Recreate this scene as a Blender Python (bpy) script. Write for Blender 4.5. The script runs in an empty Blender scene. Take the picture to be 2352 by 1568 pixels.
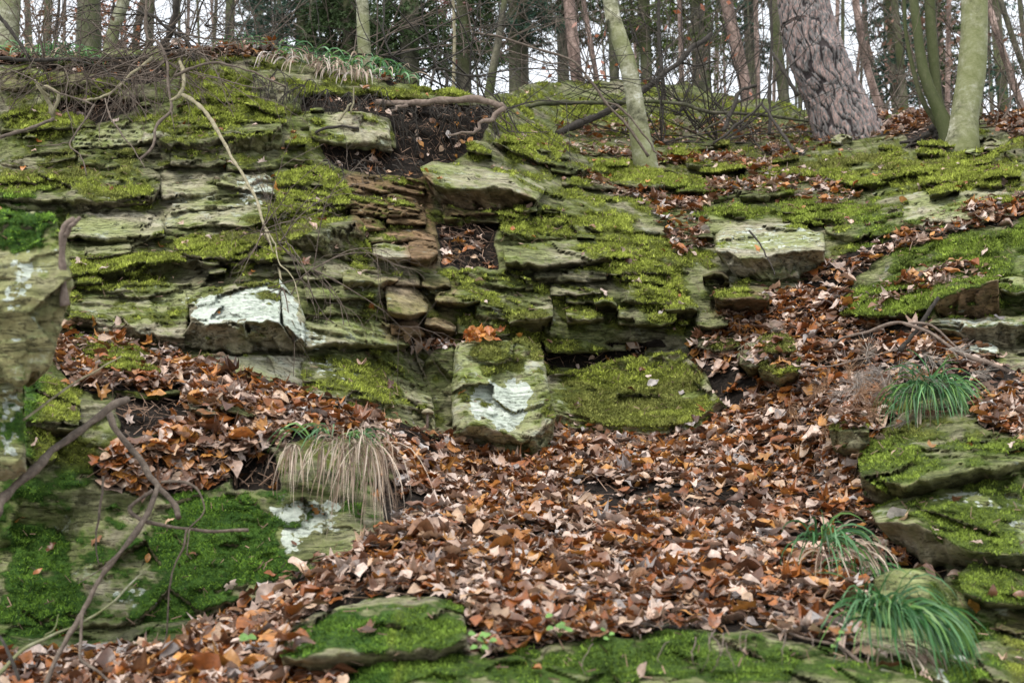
import bpy, math, random
import numpy as np
from mathutils import Vector

# ------------------------------------------------------------------ camera, world, sun, exposure
C = bpy.context.scene.collection
rng = np.random.default_rng(11)
PW, PH = 2352.0, 1568.0                       # measuring grid of the photograph
F = PW / 2 / math.tan(math.radians(20))       # 40 degree lens
PITCH = math.radians(12); CP, SP = math.cos(PITCH), math.sin(PITCH); EYE = 1.6
cam = bpy.data.cameras.new('camera'); camo = bpy.data.objects.new('camera', cam); C.objects.link(camo)
camo.location = (0, 0, EYE); camo.rotation_euler = (math.radians(90) + PITCH, 0, 0)
cam.sensor_width = 22.3; cam.lens = 22.3 / 2 / math.tan(math.radians(20)); cam.clip_start = 0.05; cam.clip_end = 500
cam.dof.use_dof = True; cam.dof.focus_distance = 7.6; cam.dof.aperture_fstop = 2.8
S = bpy.context.scene; S.camera = camo
S.render.engine = 'CYCLES'
W = bpy.data.worlds.new('World'); S.world = W; W.use_nodes = True
nt = W.node_tree; nt.nodes.clear()
sk = nt.nodes.new('ShaderNodeTexSky'); sk.sky_type = 'NISHITA'; sk.sun_disc = False
SUN_EL, SUN_AZ = math.radians(58), math.radians(205)
sk.sun_elevation = SUN_EL; sk.sun_rotation = SUN_AZ; sk.dust_density = 4; sk.air_density = 1.0
mx = nt.nodes.new('ShaderNodeMix'); mx.data_type = 'RGBA'; mx.inputs[0].default_value = 0.8
mx.inputs[7].default_value = (9.3, 9.7, 10.2, 1)       # the cloud layer: even white
bg = nt.nodes.new('ShaderNodeBackground'); bg.inputs[1].default_value = 0.11
wo = nt.nodes.new('ShaderNodeOutputWorld')
nt.links.new(sk.outputs[0], mx.inputs[6]); nt.links.new(mx.outputs[2], bg.inputs[0]); nt.links.new(bg.outputs[0], wo.inputs[0])
sl = bpy.data.lights.new('sun', 'SUN'); sl.energy = 1.8; sl.angle = math.radians(22); sl.color = (1, .96, .9)
so = bpy.data.objects.new('sun', sl); C.objects.link(so)
sd = Vector((math.sin(SUN_AZ) * math.cos(SUN_EL), math.cos(SUN_AZ) * math.cos(SUN_EL), math.sin(SUN_EL)))
so.rotation_euler = sd.to_track_quat('Z', 'Y').to_euler(); so.location = (0, -3, 12)
S.view_settings.view_transform = 'Standard'; S.view_settings.look = 'None'; S.view_settings.gamma = 1
S.view_settings.use_curve_mapping = False; S.view_settings.exposure = 0.72

# ------------------------------------------------------------------ geometry of measuring
def wld(u, v, d):                                       # grid point + depth -> world
    u = np.asarray(u, float); v = np.asarray(v, float); d = np.asarray(d, float)
    x = (u - PW / 2) / F * d; y = (PH / 2 - v) / F * d
    return np.stack([x, d * CP - y * SP, EYE + d * SP + y * CP], -1)
def at_y(u, v, Y):                                      # grid point on the vertical plane y = Y
    ys = (PH / 2 - np.asarray(v, float)) / F
    return wld(u, v, Y / (CP - ys * SP))
def proj(P):
    x, y, z = P[..., 0], P[..., 1], P[..., 2] - EYE
    d = y * CP + z * SP; yc = -y * SP + z * CP
    return PW / 2 + x / d * F, PH / 2 - yc / d * F, d

def _hash(i, j, k, s):
    h = (i * 374761393 + j * 668265263 + k * 2147483647 + s * 1274126177) & 0xffffffff
    h = ((h ^ (h >> 13)) * 1274126177) & 0xffffffff
    h = ((h ^ (h >> 16)) * 2246822519) & 0xffffffff
    return ((h ^ (h >> 15)) & 0xffffff) / float(0xffffff)
def noise(P, sc=1.0, seed=0):
    P = np.asarray(P) * sc; I = np.floor(P).astype(np.int64); f = P - I; f = f * f * (3 - 2 * f)
    i, j, k = I[..., 0], I[..., 1], I[..., 2]; fx, fy, fz = f[..., 0], f[..., 1], f[..., 2]
    r = 0
    for a in (0, 1):
        for b in (0, 1):
            for c in (0, 1):
                r = r + _hash(i + a, j + b, k + c, seed) * (fx if a else 1 - fx) * (fy if b else 1 - fy) * (fz if c else 1 - fz)
    return r
def fbm(P, sc=1.0, oct=4, seed=0, gain=.5):
    r = 0; a = 1; t = 0
    for o in range(oct):
        r = r + a * noise(P, sc * 2.03 ** o, seed + o * 17); t += a; a *= gain
    return r / t
def cell(P, seed=0):                                    # flat random value per worley cell (chipped facets)
    I = np.floor(P).astype(np.int64); best = np.full(P.shape[:-1], 9.); val = np.zeros(P.shape[:-1]); sl_ = np.zeros(P.shape[:-1])
    for a in (-1, 0, 1):
        for b in (-1, 0, 1):
            for c in (-1, 0, 1):
                i, j, k = I[..., 0] + a, I[..., 1] + b, I[..., 2] + c
                q = np.stack([i + _hash(i, j, k, seed + 1), j + _hash(i, j, k, seed + 2), k + _hash(i, j, k, seed + 3)], -1)
                e = P - q; dd = (e ** 2).sum(-1); m = dd < best
                best = np.where(m, dd, best)
                g1 = _hash(i, j, k, seed + 4) - .5; g2 = _hash(i, j, k, seed + 5) - .5; g3 = _hash(i, j, k, seed + 6) - .5
                val = np.where(m, g1 + 1.6 * (e[..., 0] * g2 + e[..., 2] * g3), val)
    return val
def poly_pts(pl, n, sm=False):
    p = np.array(pl, float)
    if len(p) == 1: return np.repeat(p, n, 0)
    L = np.concatenate([[0], np.cumsum(np.hypot(*(p[1:, :2] - p[:-1, :2]).T))]); s = np.linspace(0, L[-1], n)
    return np.stack([np.interp(s, L, p[:, c]) for c in range(p.shape[1])], -1)

# reference depth of the hillside: thin plate through measured points
CTRL = """0 1568 4.0|400 1568 3.7|800 1568 3.5|1200 1568 3.35|1700 1568 3.35|2100 1568 3.5|2352 1568 3.8
0 1400 4.9|250 1420 4.9|500 1420 4.7|0 1250 5.0|300 1250 5.05|600 1250 5.0|800 1250 5.0|500 1130 5.2|200 1130 5.1|30 1130 5.0
850 1400 3.95|1200 1400 4.0|1600 1400 4.1|1900 1400 4.1|1200 1300 4.6|1600 1300 4.65|900 1300 4.5|1200 1180 5.4|1600 1180 5.4|1900 1250 4.95
1000 1100 5.8|1300 1080 6.2|1600 1050 6.3|1800 1050 6.1|2000 1350 4.5|2200 1400 4.3|2352 1400 4.4|2150 1200 5.0|2352 1200 5.0|2100 1040 5.35|2352 1020 5.3
750 1050 5.3|700 980 5.6|900 1000 6.1|500 940 5.6|300 960 5.3|100 1000 5.2|60 850 5.5|250 850 5.9|420 840 6.2|700 900 6.3|150 770 6.4
300 720 6.6|600 700 6.5|800 780 6.7|950 900 6.9|1000 1000 6.5|1150 1040 6.65|1300 980 7.0|1500 990 7.0|1100 800 7.3|1400 830 7.7|1600 830 7.5|1650 920 7.1
1800 900 6.7|2000 900 6.4|2200 900 6.0|2352 880 6.1|1800 780 7.3|2000 770 7.2|2200 780 6.9|2352 740 7.2
0 560 6.9|300 570 7.2|300 450 7.8|600 570 7.2|600 450 7.8|0 400 8.0|300 330 8.3|600 320 8.4|0 250 8.7|300 220 8.8|600 210 8.9|0 140 9.2|300 130 9.3|600 120 9.4
850 570 7.5|900 680 7.1|850 450 8.2|850 330 8.7|850 220 9.0|900 190 9.4|1000 220 9.3|1100 240 9.4|1050 330 9.1|1050 430 8.7|1050 560 7.9|1100 680 7.5|1300 740 7.6|1300 640 7.9
1300 540 8.4|1500 600 8.1|1500 720 7.7|1500 500 8.9|1250 430 9.0|1250 330 10.2|1250 250 12|1250 195 13.5|1500 420 9.8|1500 350 11|1500 270 12.6|1500 200 14.5
1700 550 8.5|1750 650 8.0|1750 460 9.4|1750 380 10.6|1750 300 12.4|1750 240 14.5|2000 560 8.1|2000 470 8.9|2000 390 10|1950 320 11.3|2000 270 12.5
2200 560 7.7|2200 650 7.3|2200 450 8.6|2200 360 9.6|2150 300 10.6|2200 270 11.6|2352 620 7.2|2352 500 7.9|2352 400 8.7|2352 300 10.2|2352 260 11.5
-400 1568 4.4|-400 1200 5.2|-400 800 6.4|-400 400 8.2|-400 140 9.4|2752 1568 4.2|2752 1200 5.2|2752 800 6.8|2752 400 8.8|2752 260 11.5|0 1750 3.6|1200 1750 3.0|2352 1750 3.4"""
CT = np.array([[float(x) for x in q.split()] for q in CTRL.replace('\n', '|').split('|')])
def _tps(A, B):
    r2 = ((A[:, None] - B[None]) ** 2).sum(-1); return .5 * r2 * np.log(r2 + 1e-9)
_X = CT[:, :2] / 1000; _n = len(_X)
_K = _tps(_X, _X) + np.eye(_n) * .004; _P = np.c_[np.ones(_n), _X]
_w = np.linalg.solve(np.block([[_K, _P], [_P.T, np.zeros((3, 3))]]), np.r_[np.log(CT[:, 2]), 0, 0, 0])
GU = np.arange(-600, 2960, 20.); GV = np.arange(40, 1960, 20.)
_g = np.stack(np.meshgrid(GU, GV), -1).reshape(-1, 2) / 1000
GD = np.exp(_tps(_g, _X) @ _w[:_n] + np.c_[np.ones(len(_g)), _g] @ _w[_n:]).reshape(len(GV), len(GU))
def bil(M, u, v, u0, v0, st):
    x = np.clip((np.asarray(u, float) - u0) / st, 0, M.shape[1] - 1.001); y = np.clip((np.asarray(v, float) - v0) / st, 0, M.shape[0] - 1.001)
    i = y.astype(int); j = x.astype(int); a = x - j; b = y - i
    return M[i, j] * (1 - a) * (1 - b) + M[i, j + 1] * a * (1 - b) + M[i + 1, j] * (1 - a) * b + M[i + 1, j + 1] * a * b
def dref(u, v): return bil(GD, u, v, GU[0], GV[0], 20.)

# ------------------------------------------------------------------ cover maps: where moss, litter, lichen and soil lie on the hillside, shaded hollows painted as soil
MS = 4.0; MU = np.arange(-600, 2960, MS); MV = np.arange(40, 1960, MS); _uu, _vv = np.meshgrid(MU, MV)
_np3 = np.stack([_uu, _vv, 0 * _uu], -1)
_wu = (fbm(_np3, 1 / 70, 4, 3) - .5) * 60; _wv = (fbm(_np3, 1 / 50, 4, 9) - .5) * 40
def inpoly(pl, u, v):
    p = np.array(pl, float); r = np.zeros(u.shape, bool); j = len(p) - 1
    for i in range(len(p)):
        xi, yi = p[i]; xj, yj = p[j]
        if yi != yj: r ^= ((yi > v) != (yj > v)) & (u < (xj - xi) * (v - yi) / (yj - yi) + xi)
        j = i
    return r
def blur(M, n):
    for _ in range(n):
        Q = np.pad(M, 1, mode='edge'); M = (Q[1:-1, 1:-1] * 2 + Q[:-2, 1:-1] + Q[2:, 1:-1] + Q[1:-1, :-2] + Q[1:-1, 2:]) / 6
    return M
def P_(s): return [tuple(float(a) for a in q.split(',')) for q in s.split()]
_fu = (fbm(_np3, 1 / 22, 3, 13) - .5) * 46; _fv = (fbm(_np3, 1 / 18, 3, 19) - .5) * 40
def paint(M, polys, warp=1.0, soft=3, mode='max', fw=0.0):
    for val, s in polys:
        m = blur(inpoly(P_(s), _uu + _wu * warp + _fu * fw, _vv + _wv * warp + _fv * fw).astype(float), soft)
        M = np.maximum(M, m * val) if mode == 'max' else M * (1 - m) + m * val
    return M
leafmap = paint(np.zeros_like(_uu), [(1, "120,790 170,750 300,785 420,825 560,872 700,920 850,950 1000,1003 1100,1040 1190,1062 1275,1055 1290,965 1500,1000 1560,990 1670,935 1620,860 1580,800 1680,760 1670,722 1770,715 1770,680 1850,640 1900,600 2050,545 2200,490 2352,455 2800,440 2800,500 2352,505 2230,530 2060,575 1960,640 1950,700 2010,735 2120,745 2200,790 2352,865 2800,900 2800,1010 2352,1010 2260,980 2230,900 2060,880 2050,960 1990,1010 1965,1100 1990,1190 2060,1250 2150,1300 2170,1330 2080,1310 2000,1290 2010,1400 1900,1390 2000,1520 1900,1485 1700,1440 1500,1455 1250,1490 1110,1510 1075,1400 1000,1370 850,1370 700,1420 650,1470 700,1530 800,1568 800,1900 -500,1900 -500,1540 60,1530 200,1520 400,1490 530,1410 640,1340 800,1290 850,1240 930,1200 915,1100 860,1010 720,1000 620,1030 560,1060 520,1110 480,1130 240,1130 215,1080 350,1010 400,985 450,960 420,900 200,905 120,840"),
    (.45, "1290,400 1500,450 1560,460 1700,400 1850,405 1985,450 1900,475 1700,440 1600,480 1640,560 1560,590 1490,480"), (.6, "1300,348 1600,368 1880,330 2060,290 2050,310 1900,335 1750,390 1400,368"),
    (.9, "2000,268 2140,262 2150,292 2060,312 1990,300"), (.9, "2240,262 2352,262 2700,262 2700,330 2352,330"), (.9, "-400,70 110,85 130,120 40,150 -400,150"), (.9, "370,115 620,105 650,130 380,135"), (.9, "860,168 935,190 900,200"), (.6, "100,135 150,150 150,158 90,155"),
    (.7, "1960,695 2060,655 2200,605 2290,620 2120,668 2010,720"), (.9, "1060,765 1145,755 1150,775 1050,785"), (.9, "1450,790 1530,780 1540,800 1460,805"), (.12, "1260,280 1880,270 1900,330 1300,345"),
    (.8, "1010,545 1105,555 1110,600 1020,610"), (.8, "930,780 1060,770 1010,800 940,810")], .6, 2)
_holes = paint(np.zeros_like(_uu), [(1, "260,925 400,915 470,960 380,1000 280,1000"), (1, "520,1060 640,1050 640,1110 560,1120"), (.7, "1230,1440 1500,1380 1950,1400 1980,1470 1500,1440"), (.9, "1840,1060 1900,1040 1900,1170 1840,1180"), (.8, "2020,1230 2120,1280 2180,1330 2080,1320"), (.9, "170,770 370,800 360,850 170,830"), (.7, "880,1120 930,1090 930,1200 890,1210")], .6, 3)
leafmap = leafmap * (1 - _holes)
mossmap = paint(np.full_like(_uu, .36), [(.95, "-300,395 350,385 365,460 -300,460"), (.75, "0,190 280,170 300,250 120,300 0,300"), (1, "420,160 520,165 620,240 700,300 640,290 500,285 400,230"), (.8, "330,290 640,270 640,300 340,320"),
    (1, "640,290 730,300 730,350 660,350"), (1, "600,400 700,385 790,410 830,490 640,540 560,500 640,470"), (1, "390,545 640,515 820,495 700,560 640,620 560,600 420,590"), (.9, "160,600 430,575 500,600 330,620 160,645"), (1, "-200,450 120,480 110,590 -200,600"),
    (.5, "160,680 420,700 400,790 180,740"), (.7, "680,830 940,815 990,960 800,930 650,870"), (1.05, "1062,800 1200,798 1190,850 1120,868 1080,862"), (1.15, "1240,860 1560,810 1600,840 1660,930 1640,970 1500,990 1330,970"), (1, "960,430 1010,440 1040,520 1020,530"),
    (.8, "1130,470 1400,470 1420,540 1160,560"), (1, "1190,395 1300,430 1420,480 1500,600 1600,640 1760,650 1740,700 1600,690 1500,740 1400,640 1370,520 1260,460"), (1, "1130,320 1200,300 1300,300 1290,350 1200,370 1140,350"), (1, "1300,360 1500,370 1480,420 1330,410"), (1, "1640,450 1960,430 1980,500 1840,520 1650,500"),
    (1, "2040,570 2352,500 2700,480 2700,620 2300,640 2160,740 1960,730 1960,690 2060,640"), (.8, "1890,490 2110,430 2100,510 1900,560"), (1, "1890,385 2200,370 2352,350 2352,430 2080,440 1880,400"), (.6, "1150,220 1560,180 1900,230 1900,330 1150,300"), (.7, "1240,690 1420,690 1600,720 1600,760 1300,770"),
    (1, "1740,760 1840,770 1820,850 1740,850"), (.9, "1590,770 1680,765 1670,810 1590,810"), (1, "160,770 370,800 360,850 170,840"), (.9, "55,870 180,870 170,960 60,1000"), (.8, "0,1080 240,1070 200,1140 0,1160"), (.62, "0,1180 560,1150 700,1250 640,1340 500,1430 0,1430"),
    (1, "0,1210 150,1200 170,1420 0,1400"), (1, "330,1210 640,1180 660,1310 360,1300"), (.8, "640,1390 1060,1370 1070,1490 680,1510"), (.8, "800,1500 2200,1480 2200,1568 800,1568"), (1, "1970,1010 2100,1010 2200,1070 1990,1130"), (.75, "2100,1120 2352,1080 2352,1290 2150,1270"),
    (1, "2200,1290 2352,1320 2352,1390 2220,1380"), (1, "2150,1330 2230,1380 2240,1568 2120,1500"), (1, "640,175 900,200 900,222 800,225 650,215"), (.95, "490,110 620,110 640,170 560,180 480,150"), (.9, "640,190 870,170 1120,220 900,240"), (.8, "2200,950 2352,950 2352,1030 2200,1020"), (.8, "1440,1140 1550,1140 1560,1190 1450,1200"), (.9, "1760,1210 1820,1215 1810,1240 1760,1235"), (.7, "0,310 170,310 170,385 0,380"), (.5, "1160,560 1400,555 1410,620 1160,620"), (.8, "1650,320 1880,340 2060,350 2352,340 2352,450 1900,460 1650,400"), (.35, "1000,620 1400,620 1400,760 1000,760")], 1.5, 14, fw=1.0) * .88
mossmap = np.maximum(mossmap - .0, paint(np.zeros_like(_uu), [(.6, "-400,560 -300,560 -300,1500 -400,1500")], 1, 3))
_bare = paint(np.zeros_like(_uu), [(1, "160,490 360,490 365,560 160,560"), (1, "370,400 620,395 600,500 370,520"), (1, "430,640 700,640 700,805 400,800"), (1, "460,812 700,815 640,880 560,860"), (1, "690,730 900,740 940,800 700,800"), (1, "1640,512 1900,512 1900,640 1640,640"), (.9, "1160,565 1350,560 1350,615 1160,620"), (.8, "980,375 1190,390 1160,430 1000,430"), (1, "740,265 895,265 895,345 800,340"), (.8, "2080,440 2330,440 2330,520 2080,520"), (.8, "2130,725 2352,725 2352,810 2130,800"), (.8, "160,645 440,645 420,700 160,690"), (1, "850,540 1010,540 1010,620 850,620"), (.8, "780,400 985,400 960,540 800,520"), (.9, "580,1140 820,1150 820,1290 680,1290"), (.8, "1020,880 1270,860 1270,1050 1020,1040"), (.7, "170,300 380,275 500,290 380,330 180,345"), (.7, "870,640 1050,640 1050,775 880,775")], .8, 3)
mossmap = mossmap * (1 - .85 * _bare)
soilshademap = paint(np.zeros_like(_uu), [(1, "700,212 900,222 1150,245 1120,300 1080,330 1000,400 960,400 905,350 895,270 700,250"), (1, "730,335 905,345 990,380 960,410 800,400 730,365"), (1, "120,230 320,225 300,265 150,290 100,270"), (.9, "100,150 350,130 400,180 300,190 130,185"), (1, "260,915 470,915 480,1000 280,1005"), (1, "520,1050 640,1040 640,1120 540,1130"), (.9, "1830,1050 1910,1030 1910,1180 1840,1180"), (.8, "2010,1230 2190,1310 2180,1340 2000,1280"), (1, "995,510 1150,510 1150,620 1010,615"), (.7, "2070,280 2200,275 2200,350 2080,345"), (.8, "1240,790 1480,790 1480,860 1260,850"), (.8, "1700,600 1890,600 1880,650 1700,640"), (.9, "860,1100 940,1090 940,1200 880,1210"), (.7, "1230,1440 1500,1390 1950,1400 1980,1470 1500,1440")], .8, 3)  # earth banks, plus overhung hollows whose shade is painted in as black soil
lichmap = paint(np.zeros_like(_uu), [(1, "447,722 470,690 540,668 590,662 590,648 640,642 648,738 600,745 530,735 480,750"), (.45, "420,690 660,640 710,810 660,790 460,745"), (1, "190,420 214,418 212,455 186,455"), (.8, "245,450 275,445 272,460 248,462"),
    (.95, "1072,905 1110,882 1150,885 1185,868 1215,872 1224,905 1205,945 1178,985 1140,992 1100,965 1072,940"), (.3, "1040,850 1260,840 1270,1000 1120,1030 1040,980"), (.56, "590,1150 790,1150 780,1230 700,1230 690,1285 640,1270 650,1210"), (.52, "250,1350 460,1350 470,1400 260,1390"), (.36, "1645,515 1890,520 1890,575 1650,580"), (.36, "2140,725 2352,730 2352,775 2150,760"), (.4, "2225,785 2295,790 2295,812 2230,812"), (.5, "20,600 75,600 70,700 90,830 30,830 15,700"), (.36, "0,560 150,560 150,830 0,830"), (.55, "0,900 50,900 50,1050 0,1050"), (.45, "2130,1130 2352,1100 2352,1220 2150,1230"), (.5, "700,820 900,830 880,880 720,870"), (.4, "360,275 500,280 500,320 360,320"), (.5, "540,400 640,395 620,470 540,470"), (.5, "690,740 760,780 740,805 700,800"), (.6, "2165,1420 2225,1420 2225,1568 2160,1568")], .3, 1, fw=.8)
lushmap = np.clip(paint(np.zeros_like(_uu), [(1, "-500,1080 900,1080 900,1900 -500,1900"), (.8, "900,1350 2300,1350 2300,1900 900,1900"), (1, "-500,440 130,440 140,620 60,1100 -500,1100"), (.5, "1950,480 2900,480 2900,760 1950,760"), (.5, "1600,1000 2900,1000 2900,1400 1600,1400"), (.3, "1500,420 2050,420 2050,520 1500,520")], 1, 20), 0, 1)
brownmap = paint(np.zeros_like(_uu), [(1, "780,400 985,400 1000,540 820,530"), (.8, "900,500 1010,500 1010,620 940,620"), (.6, "1010,440 1220,440 1200,500 1010,500"), (.5, "880,640 1050,640 1050,780 880,780"), (.8, "2160,650 2300,650 2300,730 2160,730"), (.5, "1640,670 1770,670 1770,730 1640,730")], .5, 4)
def mp(M, u, v): return bil(M, u, v, MU[0], MV[0], MS)

# ------------------------------------------------------------------ materials
def mat(name):
    m = bpy.data.materials.new(name); m.use_nodes = True; t = m.node_tree; b = t.nodes['Principled BSDF']; return m, t, b
def N(t, k, **kw):
    n = t.nodes.new(k)
    for a, b in kw.items(): setattr(n, a, b)
    return n
def tex(t, sc, det=6, rough=.6, stretch=None, dist=0.0):
    g = N(t, 'ShaderNodeNewGeometry'); n = N(t, 'ShaderNodeTexNoise'); n.inputs['Scale'].default_value = sc; n.inputs['Detail'].default_value = det
    n.inputs['Roughness'].default_value = rough; n.inputs['Distortion'].default_value = dist
    if stretch:
        m = N(t, 'ShaderNodeMapping'); m.inputs['Scale'].default_value = stretch; t.links.new(g.outputs['Position'], m.inputs[0]); t.links.new(m.outputs[0], n.inputs[0])
    else: t.links.new(g.outputs['Position'], n.inputs[0])
    return n.outputs[0]
def ramp(t, src, st):
    r = N(t, 'ShaderNodeValToRGB'); e = r.color_ramp.elements
    while len(e) < len(st): e.new(.5)
    for i, (p, c) in enumerate(st):
        e[i].position = p; e[i].color = (c, c, c, 1) if isinstance(c, (int, float)) else (*c, 1)
    t.links.new(src, r.inputs[0]); return r.outputs[0]
def mixc(t, f, a, b, mode='MIX'):
    m = N(t, 'ShaderNodeMix', data_type='RGBA', blend_type=mode)
    for i, x in ((0, f), (6, a), (7, b)):
        if isinstance(x, (int, float)): m.inputs[i].default_value = x
        elif isinstance(x, tuple): m.inputs[i].default_value = (*x, 1)
        else: t.links.new(x, m.inputs[i])
    return m.outputs[2]
def mth(t, op, a, b=0.0, c=None):
    m = N(t, 'ShaderNodeMath', operation=op)
    for i, x in enumerate((a, b, c)):
        if x is None: continue
        if isinstance(x, (int, float)): m.inputs[i].default_value = x
        else: t.links.new(x, m.inputs[i])
    return m.outputs[0]
def sstep(t, x, lo, hi):
    m = N(t, 'ShaderNodeMapRange', interpolation_type='SMOOTHSTEP'); m.inputs[1].default_value = lo; m.inputs[2].default_value = hi; t.links.new(x, m.inputs[0]); return m.outputs[0]
def attr(t, n):
    a = N(t, 'ShaderNodeAttribute', attribute_name=n); s = N(t, 'ShaderNodeSeparateColor'); t.links.new(a.outputs['Color'], s.inputs[0]); return s.outputs[0], s.outputs[1], s.outputs[2]

def stone_mat():
    m, t, b = mat('mossy_sandstone')
    moss, lich, soil = attr(t, 'cover'); tone, brown, lush = attr(t, 'look')
    big = tex(t, 2.2, 5, .6); strata = tex(t, 5, 7, .65, (1, 1, 5), .6); fine = tex(t, 45, 5, .7); mid = tex(t, 13, 6, .65)
    k = mth(t, 'ADD', mth(t, 'MULTIPLY', strata, .55), mth(t, 'MULTIPLY', mid, .45))
    k = mth(t, 'ADD', k, mth(t, 'MULTIPLY', mth(t, 'SUBTRACT', tone, .5), .42))
    base = ramp(t, k, [(.28, (.04, .038, .024)), (.40, (.125, .118, .07)), (.50, (.245, .222, .148)), (.61, (.37, .335, .235)), (.8, (.50, .48, .39))])
    alg = mixc(t, sstep(t, big, .38, .6), base, mixc(t, 1.0, base, (.72, .86, .52), 'MULTIPLY'))
    alg = mixc(t, mth(t, 'MULTIPLY', brown, .85), alg, mixc(t, 1.0, base, (.8, .52, .42), 'MULTIPLY'))
    grain = mixc(t, .55, alg, mixc(t, 1.0, alg, ramp(t, fine, [(.3, .45), (.55, 1.0), (.75, 1.5)]), 'MULTIPLY'))
    ck = tex(t, 2.6, 6, .7, (1, 1, 7), .8); crack = sstep(t, mth(t, 'ABSOLUTE', mth(t, 'SUBTRACT', ck, .5)), .0, .013)
    grain = mixc(t, mth(t, 'ADD', mth(t, 'MULTIPLY', crack, .75), .25), (.022, .02, .014), grain)
    grain = mixc(t, mth(t, 'MULTIPLY', sstep(t, mth(t, 'ADD', moss, mth(t, 'MULTIPLY', mth(t, 'SUBTRACT', fine, .5), .7)), .12, .66), .82), grain, mixc(t, .5, mixc(t, lush, (.10, .125, .028), (.055, .11, .022)), mixc(t, 1.0, grain, (.75, 1.0, .3), 'MULTIPLY')))
    # lichen crusts: solid patches, loose round spots at their rim
    v = N(t, 'ShaderNodeTexVoronoi', feature='F1'); v.inputs['Scale'].default_value = 34; g = N(t, 'ShaderNodeNewGeometry'); t.links.new(g.outputs['Position'], v.inputs[0])
    spots = mth(t, 'MULTIPLY', sstep(t, v.outputs['Distance'], .42, .2), .55)
    lf = sstep(t, mth(t, 'ADD', mth(t, 'ADD', lich, mth(t, 'MULTIPLY', mth(t, 'SUBTRACT', mid, .5), 1.5)), mth(t, 'MULTIPLY', spots, sstep(t, lich, .38, .5))), .52, .6)
    lcol = ramp(t, mixc(t, .5, fine, strata), [(.3, (.20, .24, .17)), (.45, (.43, .48, .40)), (.62, (.62, .66, .58))])
    c = mixc(t, lf, grain, lcol)
    pale = sstep(t, mth(t, 'ADD', tex(t, 9, 8, .75), mth(t, 'MULTIPLY', tone, .12)), .64, .74)
    c = mixc(t, mth(t, 'MULTIPLY', pale, .7), c, (.36, .39, .31))
    c = mixc(t, sstep(t, mth(t, 'ADD', soil, mth(t, 'MULTIPLY', mth(t, 'SUBTRACT', mid, .5), .6)), .4, .6), c, ramp(t, fine, [(.3, (.005, .004, .003)), (.6, (.022, .016, .012)), (.8, (.07, .05, .04))]))  # near-black soil ramp, darkened to put the hollows' shade into the colour
    mf = sstep(t, mth(t, 'ADD', moss, mth(t, 'MULTIPLY', mth(t, 'SUBTRACT', fine, .5), .5)), .44, .66)
    mcy = ramp(t, mixc(t, .5, fine, mid), [(.3, (.025, .028, .008)), (.48, (.10, .115, .022)), (.66, (.22, .24, .055))])
    mcg = ramp(t, mixc(t, .5, fine, mid), [(.3, (.008, .02, .004)), (.48, (.035, .085, .012)), (.66, (.10, .19, .03))])
    c = mixc(t, mf, c, mixc(t, lush, mcy, mcg))
    t.links.new(c, b.inputs['Base Color'])
    b.inputs['Roughness'].default_value = .88; b.inputs['Specular IOR Level'].default_value = .16
    bp = N(t, 'ShaderNodeBump'); bp.inputs['Strength'].default_value = .9; bp.inputs['Distance'].default_value = .03
    h = mth(t, 'ADD', mth(t, 'ADD', mth(t, 'MULTIPLY', strata, 1.1), mth(t, 'ADD', mth(t, 'MULTIPLY', crack, .35), mth(t, 'MULTIPLY', mid, .8))), mth(t, 'ADD', mth(t, 'MULTIPLY', fine, .3), mth(t, 'MULTIPLY', mth(t, 'MULTIPLY', mf, tex(t, 70, 3, .8)), .8)))
    t.links.new(h, bp.inputs['Height']); t.links.new(bp.outputs[0], b.inputs['Normal'])
    return m
M_STONE = stone_mat()
def col_mat(name, rough=.5, var=.5, sc=30, trans=0.0, spec=.4, bump=.0):
    m, t, b = mat(name)
    a = N(t, 'ShaderNodeAttribute', attribute_name='tint'); n = tex(t, sc, 4, .7)
    c = mixc(t, var, a.outputs['Color'], mixc(t, 1.0, a.outputs['Color'], ramp(t, n, [(.3, .35), (.5, 1.0), (.7, 1.6)]), 'MULTIPLY'))
    t.links.new(c, b.inputs['Base Color']); b.inputs['Roughness'].default_value = rough; b.inputs['Specular IOR Level'].default_value = spec
    if bump:
        bp = N(t, 'ShaderNodeBump'); bp.inputs['Strength'].default_value = bump; bp.inputs['Distance'].default_value = .004; t.links.new(n, bp.inputs['Height']); t.links.new(bp.outputs[0], b.inputs['Normal'])
    if trans:
        tr = N(t, 'ShaderNodeBsdfTranslucent'); ms = N(t, 'ShaderNodeMixShader'); ms.inputs[0].default_value = trans
        t.links.new(c, tr.inputs[0]); t.links.new(b.outputs[0], ms.inputs[1]); t.links.new(tr.outputs[0], ms.inputs[2]); t.links.new(ms.outputs[0], t.nodes['Material Output'].inputs[0])
    return m
M_LEAF = col_mat('dead_leaf', .38, .6, 55, .12, .55, .4)
M_BLADE = col_mat('grass_blade', .45, .3, 20, .2, .4)
M_MOSS = col_mat('moss_fibre', .8, .35, 14, .15, .15)
M_NEEDLE = col_mat('needles', .6, .4, 6, .15, .2)
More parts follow.
